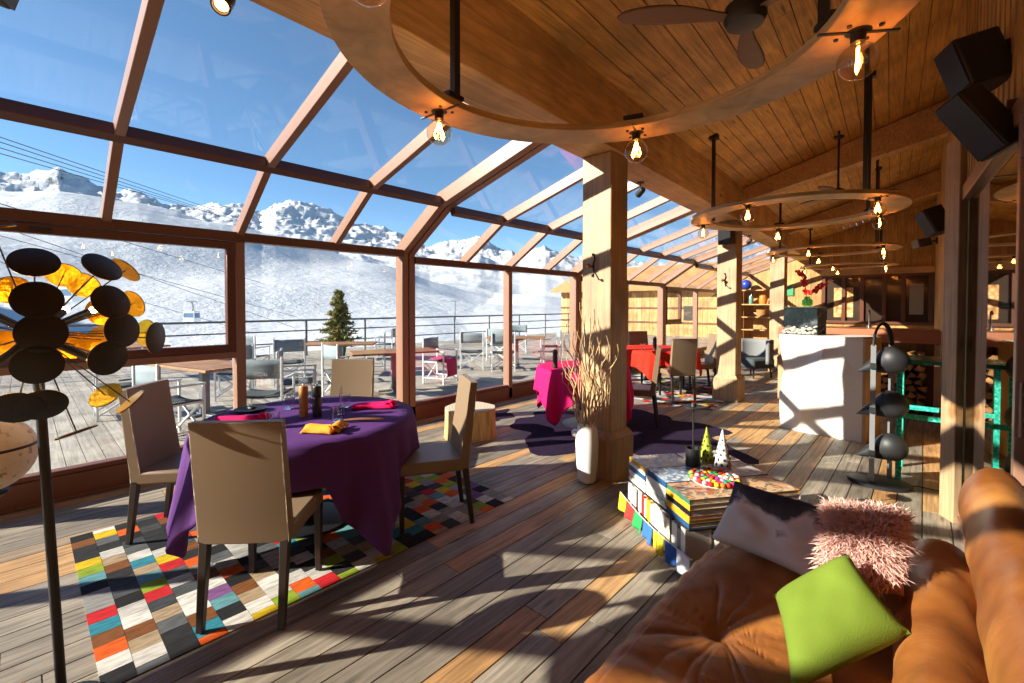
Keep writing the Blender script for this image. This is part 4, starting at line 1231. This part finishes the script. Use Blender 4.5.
# ------------------------------------------------------------------ floor lamp of black and gold discs
foot = Vector((-2.41, .085, 0)); hub = Vector((-2.45, .035, 1.44))
lp = empty('disc_floor_lamp', foot, 0, 'tall floor lamp with a ball of black and gold leaf discs on thin rods', 'lamp')
b = MB(); b.lathe([(.12, 0), (.12, .014), (.03, .024)], 32); b.build('base', M['satin'], lp)
h = hub - foot
b = MB(); b.tube([(0, 0, .015), h], .0155, 12); b.build('pole', M['satin'], lp)
b = MB(); b.ball(h, .045, 16, 10); b.build('hub', M['satin'], lp)
DISCS = [(.312, -.003, .25), (.38, .001, .126), (.399, .008, .022), (.392, -.002, -.079), (.337, .008, -.215), (.333, -.049, -.216), (.268, .165, .247), (.336, .18, .121), (.341, .208, .021), (.355, .168, -.074),
         (-.311, .154, .199), (-.306, .092, .24), (-.329, .213, .078), (-.335, .212, -.05), (-.189, .209, -.284), (-.188, .353, -.018), (-.122, .276, .263), (-.225, .31, .115), (.241, .319, -.018), (.003, .269, -.296),
         (-.375, .122, -.07), (-.356, -.06, .173), (-.386, -.086, -.057), (.3, -.2, .15), (.3, -.24, -.08), (.05, -.36, .12), (0, -.3, -.25), (.05, -.1, .38), (.1, .1, -.37)]
for k, v in enumerate(DISCS):
    v = Vector(v); r0 = v.length; v.normalize()
    e = h + v * r0
    R = Matrix.Translation(e) @ v.to_track_quat('Z', 'Y').to_matrix().to_4x4()
    b = MB(); b.lathe([(1e-5, .003), (.06, .003), (.062, .0015), (.062, 0)], 36, R); b.f.pop()
    dk = b.build('disc', M['satin'], lp)
    b = MB(); b.lathe([(1e-5, -.0035), (.0605, -.0035), (.061, -.0002)], 36, R); b.f.pop(); dl = b.build('gold_face', M['gold'], dk); dl['label'] = 'gold leaf inner face'
    b = MB(); b.tube([h + v * .04, e], .0024, 6); b.build('rod', M['satin'], dk)
M['lampglow'] = emit('lamp_glow', 'ffc98a', 40)
for v in [(.1, -.13, .1), (.1, .15, .09), (.12, .15, -.1), (.12, -.12, -.12), (-.2, .1, .1), (-.25, -.02, -.1)]:
    v = Vector(v).normalized()
    b = MB(); b.tube([h + v * .05, h + v * .2], .014, 10); s = b.build('lamp_holder', M['satin'], lp)
    b = MB(); b.tube([h + v * .2, h + v * .225, h + v * .24], [.012, .013, .006], 10); b.build('bulb', M['lampglow'], s)
# speckled round vase on a slim pedestal, mostly outside the frame
sv = empty('speckled_vase', (-2.615, -.10, 0), 0, 'large round off-white speckled vase at the left edge beside the disc lamp', 'vase')
t = NT('speckled_clay'); vo = t.n('ShaderNodeTexNoise'); vo.inputs['Scale'].default_value = 45; vo.inputs['Detail'].default_value = 3; t.l(t.coord(), vo.inputs['Vector'])
rp = t.ramp([(.33, 'a8957f'), (.42, 'ddd3c5'), (1, 'e9e2d7')]); t.l(vo.outputs['Fac'], rp.inputs[0]); M['clay'] = t.done(rp.outputs[0], .7)
b = MB(); pr = [(.142 * sin(pi * i / 20), .985 - .145 * cos(pi * i / 20)) for i in range(2, 20)]; b.lathe(pr + [(.022, 1.129)], 48); b.build('body', M['clay'], sv)
b = MB(); b.lathe([(.141, 1.005), (.143, 1.01), (.1405, 1.015)], 48); b.build('seam', M['legs'], sv)
b = MB(); b.tube([(-.02, -.12, .02), (-.02, -.12, .8), (0, -.02, .83)], .012, 12); b.lathe([(.09, 0), (.09, .02), (.03, .03)], 28, c=(-.02, -.17, 0)); b.lathe([(.03, .81), (.06, .83), (.06, .841)], 28); b.build('pedestal', M['satin'], sv)
# lantern shape added out of frame, only to shade the floor and sofa
la = empty('added_shadow_lantern', (-2.4, -.64, 0), 0, 'unseen lantern-shaped object added left of the view to shade floor and sofa', 'lamp')
b = MB(); b.tube([(0, 0, .02), (0, 0, 1.15)], .02, 12); b.lathe([(.2, 0), (.2, .02), (.03, .03)], 32); b.build('stand', M['satin'], la)
b = MB(); b.lathe([(.03, 1.1)] + [(.385 * (1 - abs(2 * i / 24 - 1) ** 3.2) ** .5, 1.1 + 1.28 * i / 24) for i in range(1, 24)] + [(.03, 2.38)], 48); b.build('shade', plain('added_woven_form', 'b59a72', .8, 0, .2, 40, .5, 120), la)
# ------------------------------------------------------------------ ring chandeliers
M['filament'] = emit('filament', 'ff9a40', FILAMENT)
M['added_glow'] = emit('added_glow_strip', 'ffcf98', ADDED_GLOW, 'ffffff')
M['bulbglass'] = glassy('bulb_glass', (.9, .8, .66, 1), 1., 0, 1.6)
def ring_lamp():
    r = empty('ring_chandelier')
    b = MB(); n = 96
    for k in range(n):
        pass
    prof = [(.765, 0), (.98, 0), (.98, .034), (.765, .034), (.765, 0)]
    vs, fs = [], []
    for k in range(n):
        a = 2 * pi * k / n
        vs += [(p * cos(a), p * sin(a), q) for p, q in prof[:4]]
    for k in range(n):
        j = (k + 1) % n
        fs += [(k * 4 + i, k * 4 + (i + 1) % 4, j * 4 + (i + 1) % 4, j * 4 + i) for i in range(4)]
    b.add(vs, fs); b.build('ring', M['ring'], r, bevel=.003)
    b = MB(); b.lathe([(.86, .0345), (.86, .038), (.88, .038), (.88, .0345)], 72); b.f.pop(); b.f.pop(); b.build('added_glow_strip', M['added_glow'], r)  # glowing strip added on top of the ring to brighten the ceiling
    for k in range(5):
        a = radians((35, 109, 185, 258, 330)[k]); x, y = .875 * cos(a), .875 * sin(a)
        R = Matrix.Translation((x, y, 0)) @ Matrix.Rotation(a, 4, 'Z')
        b = MB(); b.box((-.09, 0, .045), (.06, .1, .02), R); b.box((0, 0, -.002), (.26, .012, .005), R)
        for sx in (-.05, .05):
            for sy in (-.04, .04): b.lathe([(.008, -.006), (.008, 0)], 8, R, (sx, sy, 0))
        b.build('bracket', M['satin'], r)
        b = MB(); b.lathe([(.012, -.042), (.022, -.038), (.024, -.004), (.04, 0)], 16, c=(x, y, 0)); b.build('socket', M['satin'], r)
        b = MB(); pr = [(.013, -.04), (.02, -.05)] + [(.062 * sin(t_), -.102 + .062 * cos(t_)) for t_ in [pi * (i + 3) / 16 for i in range(13)]] + [(1e-5, -.164)]
        b.lathe(pr, 24, c=(x, y, 0)); g = b.build('bulb', M['bulbglass'], r, fix=False)
        b = MB()
        for s in (-1, 1):
            b.tube([R @ Vector((0, s * .004, -.052)), R @ Vector((s * .004, s * .012, -.08)), R @ Vector((s * .008, s * .026, -.118)), R @ Vector((s * .007, s * .018, -.136)), R @ Vector((s * .004, s * .007, -.118)), R @ Vector((s * .002, s * .003, -.07))], .0026, 6)
        b.build('filament', M['filament'], g)
        if k in (0, 2, 4):
            z1 = ceilz(.79 * cos(a) + RCX) - 2.5 + .03
            b = MB(); b.box((.765 * cos(a), .765 * sin(a), (.04 + z1) / 2), (.034, .034, z1 - .04)); b.build('rod', M['satin'], r)
            b = MB(); b.box((.765 * cos(a), .765 * sin(a), z1 - .03), (.09, .09, .06)); b.build('ceiling_rose', M['satin'], r)
    return r
RCX = -.99
rl0 = ring_lamp()
for k, (y, lab) in enumerate([(1.48, 'nearest big wooden ring chandelier, cut off by the top of the picture'), (5.55, 'wooden ring chandelier second from the camera, seen whole'), (9.7, 'wooden ring chandelier third from the camera'), (13.8, 'farthest wooden ring chandelier near the end wall'), (-2.6, 'unseen wooden ring chandelier added behind the camera for ceiling light'), (-6.7, 'unseen wooden ring chandelier added by the back wall for ceiling light')]):  # last two continue the row out of view, added to light the ceiling
    if k == 0:
        rl0.location = (-.90, y, 2.5); tag(rl0, lab, 'chandelier', 'wooden ring chandeliers')
    else:
        dup(rl0, (-.90 + .0425 * (1.48 - y), y, 2.5), 0, lab)
# ------------------------------------------------------------------ ceiling fans
M['blade'] = plain('walnut_blade', '5e4030', .5, 0, .2, 20)
def fan(loc, rz, lab):
    r = empty('ceiling_fan', loc, rz, lab, 'fan', 'ceiling fans')
    zt = ceilz(loc[0] - swing(loc[1])) - loc[2] + .01
    b = MB(); b.tube([(0, 0, .1), (0, 0, zt)], .013, 10); b.lathe([(.06, zt - .07), (.05, zt - .1), (.013, zt - .12)], 20); b.build('rod', M['satin'], r)
    b = MB(); b.lathe([(.05, -.035), (.085, -.03), (.1, .0), (.095, .06), (.05, .1), (.02, .11)], 28); b.build('motor', M['satin'], r)
    for k in range(3):
        a = 2 * pi * k / 3
        R = Matrix.Rotation(a, 4, 'Z')
        b = MB()
        def bl(u, v):
            x = .08 + .56 * v; wd = .022 + .036 * max(0, sin(pi * min(1, v ** 1.5))) + .012 * v - (.03 * max(0, (v - .92) / .08) ** 2)
            tw = .22 * (1 - v)
            return (x, wd * (2 * u - 1) + .02 * sin(pi * v), .01 + tw * wd * (2 * u - 1) + .02 * v)
        b.grid(bl, 8, 20, M=R); b.build('blade', M['blade'], r, solid=.01)
    return r
fan((-.69, 2.5, 3.0), radians(99), 'dark wooden ceiling fan nearest the camera, between the ring and the beam')
fan((-.86, 7.3, 2.98), radians(20), 'small dark ceiling fan seen through the second ring chandelier')
# ------------------------------------------------------------------ loudspeakers and spots
def speaker(loc, f, tilt, s, lab, arm):
    r = empty('wall_speaker', loc, 0, lab, 'speaker', 'black loudspeakers')
    q = Vector(f).normalized().to_track_quat('Y', 'Z').to_matrix().to_4x4() @ Matrix.Rotation(tilt, 4, 'Y')
    b = MB(); w_, d_, h_ = s
    pl = [(-w_ / 2, -d_ / 2), (-w_ * .36, d_ * .5), (w_ * .36, d_ * .5), (w_ / 2, -d_ / 2), (w_ * .3, -d_ * .62), (-w_ * .3, -d_ * .62)]
    b.prism([(x, y) for x, y in pl], -h_ / 2, h_ / 2, q); b.build('cabinet', M['satin'], r, bevel=.012)
    b = MB(); b.box((0, d_ * .5 + .003, 0), (w_ * .66, .008, h_ * .93), q); b.build('grille', plain('grille_%d' % (len(bpy.data.materials)), '2a2a2e', .35, .3, .1, 20), r)
    b = MB(); b.tube([q @ Vector((0, -d_ * .55, 0)), Vector(arm)], .014, 8); b.box(arm, (.03, .07, .11)); b.build('bracket', M['satin'], r)
speaker((.15, 3.02, 2.67), (-.8, -.55, -.2), .2, (.17, .17, .24), 'upper black loudspeaker on the right wall with its bracket showing', (.12, .05, .03))
speaker((.16, 2.80, 2.33), (-.5, -.7, -.35), .38, (.16, .11, .3), 'lower tilted black loudspeaker above the mirror doors', (.1, .06, .03))
speaker((.06, 7.05, 2.5), (-.8, -.6, -.3), .3, (.22, .18, .3), 'small black loudspeaker farther along the right wall', (.12, .03, .04))
speaker((-.06, 10.6, 2.63), (-.9, -.4, -.2), 0, (.34, .16, .14), 'flat black loudspeaker far along the right wall', (.2, .06, .03))
speaker((-2.34, 7.56, 2.63), (.1, -1, -.1), 0, (.26, .16, .24), 'black box loudspeaker near the top of the second pillar', (.02, .13, 0))
speaker((-2.56, -.07, 2.77), (.4, .9, -.3), 0, (.15, .15, .16), 'black loudspeaker under the beam at the top left corner', (.15, 0, .13))
M['spotglow'] = emit('spot_glow', 'ffb565', 9)
def spot(loc, f, lab, lit=True):
    loc = (loc[0] + swing(loc[1]), loc[1], loc[2])
    r = empty('beam_spotlight', loc, 0, lab, 'spotlight', 'small black spotlights under the beam')
    z1 = 2.9 - loc[2]
    b = MB(); b.tube([(0, 0, 0), (0, 0, z1)], .006, 8); b.lathe([(.04, z1 - .012), (.04, z1)], 16); b.build('stem', M['satin'], r)
    q = Vector(f).normalized().to_track_quat('Z', 'Y').to_matrix().to_4x4()
    b = MB(); b.lathe([(1e-5, -.05), (.03, -.05), (.034, -.03), (.036, .05), (.03, .05), (.028, .03), (1e-5, .03)], 18, q); b.build('head', M['satin'], r)
    b = MB(); b.lathe([(1e-5, .036), (.026, .034)], 16, q); b.f.pop() if len(b.f[-1]) > 4 else None; b.build('lens', M['spotglow'] if lit else M['chrome'], r)
spot((-2.215, .57, 2.77), (.5, -.4, -.85), 'lit spotlight under the beam at the top left')
spot((-2.27, 4.62, 2.79), (-.7, .3, -.4), 'small spotlight under the beam just right of the nearest pillar', False)
spot((-2.27, 7.0, 2.79), (-.7, .3, -.4), 'small spotlight under the beam just before the second pillar', False)
spot((-2.27, 9.6, 2.79), (-.7, .3, -.4), 'small spotlight under the beam beyond the second pillar', False)
# coat hooks on the pillars
for k, (x, y, z, lab) in enumerate([(-2.2, 3.5, 1.9, 'black coat hook with a wooden ball on the nearest pillar'), (-2.38, 7.7, 1.95, 'black coat hook with a wooden ball on the second pillar')]):
    r = empty('coat_hook', (x, y, z), 0, lab, 'hook', 'coat hooks on the pillars')
    b = MB(); b.tube([(0, -.004, .1), (.01, -.012, .06), (-.01, -.012, .0), (0, -.012, -.05), (.02, -.045, -.1), (.03, -.07, -.09)], .007, 8); b.tube([(0, -.01, .0), (-.02, -.05, .0)], .006, 8); b.ball((-.005, -.012, .105), .013, 8, 6); b.ball((.032, -.078, -.09), .014, 8, 6); b.build('bracket', M['black'], r)
    b = MB(); b.ball((-.024, -.06, .0), .024, 14, 10); b.build('ball', plain('hook_ball_%d' % k, '8a4a22', .4), r)
# ------------------------------------------------------------------ white faceted counter
ct = empty('reception_counter', (-.915, 6.43, 0), radians(-9.6), 'white faceted counter standing on the floor right of the pillars', 'counter')
b = MB(); W = .84
xs = [0, .27, .58, 1.]; zs = [0, .42, .74, 1.18]
off = {(0, 0): 0, (0, 1): -.03, (0, 2): .05, (0, 3): .0, (1, 0): .03, (1, 1): .1, (1, 2): .02, (1, 3): .05, (2, 0): .02, (2, 1): .03, (2, 2): .09, (2, 3): .02, (3, 0): 0, (3, 1): 0, (3, 2): .0, (3, 3): 0}
lx = {0: 0, 1: -.03, 2: .05, 3: -.03}
fr = {}
vs = []
for i in range(4):
    for j in range(4):
        x = -W / 2 + W * xs[i] + (lx[j] if i == 0 else 0) + (.05 * (1 if j == 1 else -1) if i in (1, 2) and j in (1, 2) else 0)
        fr[(i, j)] = len(vs); vs.append((x, -off[(i, j)], zs[j]))
fs = []
for i in range(3):
    for j in range(3):
        a, c, d, e = fr[(i, j)], fr[(i + 1, j)], fr[(i + 1, j + 1)], fr[(i, j + 1)]
        fs += [(a, c, d), (a, d, e)] if (i + j) % 2 else [(a, c, e), (c, d, e)]
nb = len(vs)
for j in range(4): vs.append((-W / 2 + lx[j], .6, zs[j]))
for j in range(4): vs.append((W / 2, .6, zs[j]))
for j in range(3):
    fs += [(fr[(0, j)], fr[(0, j + 1)], nb + j + 1, nb + j), (fr[(3, j)], nb + 4 + j, nb + 5 + j, fr[(3, j + 1)]), (nb + j, nb + j + 1, nb + 5 + j, nb + 4 + j)]
fs += [(fr[(0, 3)], fr[(1, 3)], fr[(2, 3)], fr[(3, 3)], nb + 7, nb + 3), (fr[(0, 0)], nb, nb + 4, fr[(3, 0)], fr[(2, 0)], fr[(1, 0)])]
b.add(vs, fs); b.build('faceted_front', plain('counter_white', 'dfddd8', .4, 0, .02), ct, smooth=False)
b = MB(); b.span((W / 2 + .001, .0, 0), (W / 2 + .03, .6, 1.17)); b.build('side_trim', M['pillar'], ct)
# stone tank with pebbles, glass vase and red branch on the counter
tk = empty('pebble_tank', (-1.12, 6.74, 1.181), radians(-9.6), 'dark stone and glass tank with white pebbles on the white counter', 'tank')
t = NT('dark_marble'); nz = t.n('ShaderNodeTexNoise'); nz.inputs['Scale'].default_value = 9; nz.inputs['Detail'].default_value = 8; nz.inputs['Distortion'].default_value = 1.5; t.l(t.coord(), nz.inputs['Vector'])
rp = t.ramp([(.35, '14171a'), (.55, '2c3136'), (.7, '6a6f72')]); t.l(nz.outputs['Fac'], rp.inputs[0]); M['marble'] = t.done(rp.outputs[0], .15)
b = MB(); b.span((-.19, -.15, 0), (.19, .15, .33)); b.build('block', M['marble'], tk, bevel=.004)
b = MB(); b.span((-.195, -.155, .331), (.195, .155, .345)); b.build('lid', plain('pale_glass_lid', '6f8f8a', .1), tk)
b = MB(); rr = random.Random(5)
for i in range(64): b.ball((rr.uniform(-.185, .185), -.163 - rr.uniform(0, .02), .02 + .09 * rr.random() ** 1.6), rr.uniform(.012, .02), 8, 6, (1.2, .7, .8))
b.build('pebbles', plain('pebbles', 'a8a498', .7, 0, .4, 30), tk)['kind'] = 'stuff'
vz = empty('glass_vase', (-1.1, 6.76, 1.529), 0, 'small green glass vase on top of the pebble tank', 'vase')
b = MB(); b.lathe([(.04, 0), (.06, .03), (.06, .08), (.03, .11), (.035, .13), (.03, .13), (.026, .11), (.054, .08), (.05, .02), (1e-5, .015)], 24); b.build('body', glassy('green_glass', (.45, .75, .6, 1), .9), vz)
rb = tag(MB().box((0, 0, -.05), (.001,) * 3).build('red_branch', plain('red_berries', 'd8201a', .5, 0, .2, 30)), 'bright red berry branch rising from the green vase', 'branch')
b = MB(); rr = random.Random(15)
for (p, q, n_) in (((0, 0, .02), (-.03, .0, .3), 26), ((-.03, 0, .3), (-.1, 0, .46), 22), ((0, 0, .15), (.1, 0, .2), 16), ((.1, 0, .2), (.17, 0, .27), 22)):
    p, q = Vector(p), Vector(q); b.tube([p, q], .006, 6)
    for i in range(n_):
        c = p.lerp(q, rr.random()) + Vector((rr.uniform(-.035, .035), rr.uniform(-.035, .035), rr.uniform(-.02, .02)))
        if c.z > .145: b.ball(c, rr.uniform(.012, .02), 8, 6)
me = rb.data; bb = b.build('tmp', M['black']); rb.data = bb.data; rb.data.materials.clear(); rb.data.materials.append(bpy.data.materials['red_berries']); bpy.data.objects.remove(bb); bpy.data.meshes.remove(me); rb.data.name = 'red_branch'
rb.location = (-1.1, 6.76, 1.547)
# ------------------------------------------------------------------ black beaked-shade lamp
bl_ = empty('beaked_shade_lamp', (-.27, 5.0, 0), radians(3), 'dark grey floor lamp with three beak shaped shades on twin flat posts', 'lamp')
M['dgrey'] = plain('dark_grey_metal', '242528', .5, .1, .1); M['lgrey'] = plain('grey_flat_post', '84868a', .4, .3, .08)
b = MB(); b.lathe([(.2, 0), (.2, .03), (.19, .036)], 36, Matrix.Diagonal((1.1, .85, 1, 1))); b.build('base', M['dgrey'], bl_)
for x in (-.05, .07):
    b = MB(); b.box((x, -.075 if x < 0 else .13, .62), (.036, .016, 1.18)); b.build('post', M['lgrey'], bl_)
b = MB(); b.tube([(-.05 + .06 * (1 - cos(pi * i / 14)), -.075 + .205 * i / 14, 1.2 + .19 * sin(pi * i / 14)) for i in range(15)], .017, 10, flat=.6); b.build('arch', M['dgrey'], bl_)
for k, z in enumerate((1.06, .68, .31)):
    bk = Vector((-.90, 0, -.44)).normalized(); t0 = radians(66)
    def sh(u, v, z=z):
        a, c = 2 * pi * u, pi * v
        n_ = Vector((cos(c), sin(c) * cos(a), sin(c) * sin(a)))          # polar axis along the beak
        up = Vector((0, 0, 1)); sd = bk.cross(up).normalized(); up = sd.cross(bk)
        f = .112 / cos(t0 - c) if c < t0 else .112
        p = (bk * n_.x + sd * n_.y * .85 + up * n_.z * 1.05) * f
        return (.08 + p.x, .035 + p.y, z + .02 + p.z)
    b = MB(); b.grid(sh, 40, 24, wrap=True); b.build('shade', M['dgrey'], bl_, ang=60)
    b = MB(); b.box((-.05, -.09, z - .03), (.042, .02, .05)); b.bar((-.05, -.075, z), (.05, .13, z), .012, .03); b.build('clip', M['satin'], bl_)
b = MB(); b.tube([(.12, .0, .01), (.25, .12, .008), (.42, .1, .008), (.5, -.02, .01)], .004, 6); b.box((.5, -.03, .014), (.06, .09, .026)); b.build('power_cord', M['black'], bl_)
# ------------------------------------------------------------------ turquoise bar-height table
tq = empty('turquoise_table', (.006, 5.46, 0), 0, 'tall narrow table of chipped turquoise steel against the right wall', 'table')
for sx in (-.158, .158):
    for sy in (-.24, .24):
        b = MB(); b.span((sx - .02, sy - .02, 0), (sx + .02, sy + .02, 1.04)); b.build('leg', M['teal'], tq, bevel=.003)
b = MB()
for yy in (-.24, .24):
    b = MB(); b.span((-.138, yy - .02, .56), (.138, yy + .02, .60)); b.build('lower_rail', M['teal'], tq, bevel=.003)
b = MB(); b.span((-.18, -.27, 1.04), (.18, .27, 1.075)); b.build('top', plain('dark_green_top', '0f6a58', .25, 0, .3, 10), tq, bevel=.004)
# ------------------------------------------------------------------ bar with firewood niche
M['terra'] = plain('terracotta_counter', '9c6446', .4, 0, .1, 3)
br = empty('bar_counter', (0, 8.3, 0), 0, 'terracotta topped bar with a firewood niche at the end of the room', 'bar')
b = MB(); b.span((-1.75, 0, 1.02), (.17, .75, 1.2)); b.build('top', M['terra'], br, bevel=.01)
b = MB(); b.span((-1.75, .03, 0), (-.68, .7, 1.02)); b.span((-.68, .45, 0), (.17, .7, 1.02)); b.span((-.68, .02, .0), (-.655, .45, 1.02)); b.span((.11, .02, 0), (.17, .45, 1.02)); b.build('front', M['pillar'], br, bevel=.004)
b = MB(); b.span((-.655, .02, .0), (.11, .45, .05)); b.build('niche_floor', M['legs'], br)
b = MB(); b.tube([(-.62, .5, 1.2), (-.62, .5, 1.46), (-.62, .43, 1.47), (-.62, .4, 1.42)], .012, 8); b.lathe([(.03, 1.2), (.03, 1.24)], 14, c=(-.62, .5, 0)); b.build('tap', M['chrome'], br)
t = NT('split_wood'); g = t.n('ShaderNodeObjectInfo'); nz = t.n('ShaderNodeTexNoise'); nz.inputs['Scale'].default_value = 18; nz.inputs['Detail'].default_value = 4; t.l(t.coord(), nz.inputs['Vector'])
rp = t.ramp([(0, '8a6238'), (.5, 'b98a52'), (1, '6e4a2a')]); t.l(g.outputs['Random'], rp.inputs[0]); rq = t.ramp([(.35, (.5, .5, .5)), (.6, (1, 1, 1))]); t.l(nz.outputs['Fac'], rq.inputs[0])
M['split'] = t.done(t.mix(.7, rp.outputs[0], rq.outputs[0], 'MULTIPLY'), .8)
rr = random.Random(8)
row = 0; z = .052
while z < .9:
    x = -.645 + (.05 if row % 2 else 0)
    while x < .09:
        w_ = rr.uniform(.09, .125); hh = .094
        if x + w_ > .105: break
        n_ = rr.choice((3, 4, 5)); a0 = rr.uniform(0, 6)
        pts = []
        for i in range(n_):
            a = a0 + 2 * pi * i / n_ + rr.uniform(-.25, .25); pts.append((w_ * .52 * cos(a), hh * .52 * sin(a)))
        mx, Mx = min(p[0] for p in pts), max(p[0] for p in pts); mz, Mz = min(p[1] for p in pts), max(p[1] for p in pts)
        pts = [((p[0] - mx) / (Mx - mx) * w_ - w_ / 2, (p[1] - mz) / (Mz - mz) * hh) for p in pts]
        b = MB(); b.prism(pts, 0, .36, Matrix.Rotation(radians(90), 4, 'X'))
        o = b.build('firewood_log', M['split'], None, bevel=.004)
        o.location = (x + w_ / 2, 8.3 + .42 - rr.uniform(0, .03), z)
        tag(o, 'split log in the firewood stack under the bar top', 'firewood', 'split logs in the firewood niche')
        x += w_ + .002
    z += .0955; row += 1
# ------------------------------------------------------------------ far corner: shelves and an armchair
sh = empty('wall_shelf', (-3.9, 15.75, 0), 0, 'wooden open shelves against the far wall behind the pillars', 'shelf')
b = MB(); b.span((-.5, -.2, 0), (-.46, .2, 2.1)); b.span((.46, -.2, 0), (.5, .2, 2.1)); b.build('upright', M['wallwood'], sh)
for z in (.3, .75, 1.15, 1.55, 2.0):
    b = MB(); b.span((-.46, -.2, z), (.46, .2, z + .035)); b.build('board', M['wallwood'], sh)
def small(name, loc, prof, mat, lab, cat, sc=1):
    b = MB(); b.lathe(prof, 18); o = b.build(name, mat); o.location = loc; return tag(o, lab, cat)
BOT = [(.06, 0), (.06, .22), (.022, .3), (.022, .4), (1e-5, .4)]
small('bottle', (-4.05, 15.62, 1.586), BOT, plain('green_bottle', '5f8a78', .15), 'tall grey green bottle on the far shelves', 'bottle')
small('storage_basket', (-3.75, 15.68, 1.186), [(.13, 0), (.16, .22), (.14, .22), (.12, .02), (1e-5, .02)], plain('basket', '9a6a3a', .8, 0, .3, 30), 'round wicker basket on the middle far shelf', 'basket')
small('storage_jar', (-3.72, 15.68, 1.586), [(.1, 0), (.12, .1), (.1, .25), (.05, .28), (1e-5, .28)], plain('orange_jar', 'c8732a', .4), 'orange jar on the upper far shelf', 'jar')
b = MB(); b.ball((0, 0, .16), .16, 20, 14); o = b.build('blue_ball', plain('blue_ball', '22389a', .35)); o.location = (-4.2, 15.65, 2.036); tag(o, 'blue ball on top of the far shelves', 'ball')
ac = empty('armchair', (-2.75, 10.75, 0), radians(150), 'low grey armchair in the far corner behind the second pillar', 'armchair')
b = MB(); b.span((-.32, -.3, .2), (.32, .3, .42)); b.build('seat', M['cushion'], ac, bevel=.05)
b = MB(); b.grid(lambda u, v: (.36 * cos(pi + pi * u), -.02 + .36 * sin(pi + pi * u), .3 + .5 * v + .0 * u), 20, 6); b.build('shell_back', plain('grey_felt', '77787a', .85), ac, solid=.06)
for sx in (-.25, .25):
    for sy in (-.22, .22):
        b = MB(); b.bar((sx * 1.1, sy * 1.1, 0), (sx, sy, .22), .03, .03); b.build('leg', M['legs'], ac)
# picture on the far wall
pf = empty('green_picture', (-3.12, 15.975, 1.98), 0, 'small green picture on the far wall left of the dark windows', 'picture')
b = MB(); b.span((-.16, -.02, -.14), (.16, 0, .14)); b.build('canvas', plain('green_paint', '2f8a5a', .6, 0, .4, 5), pf)
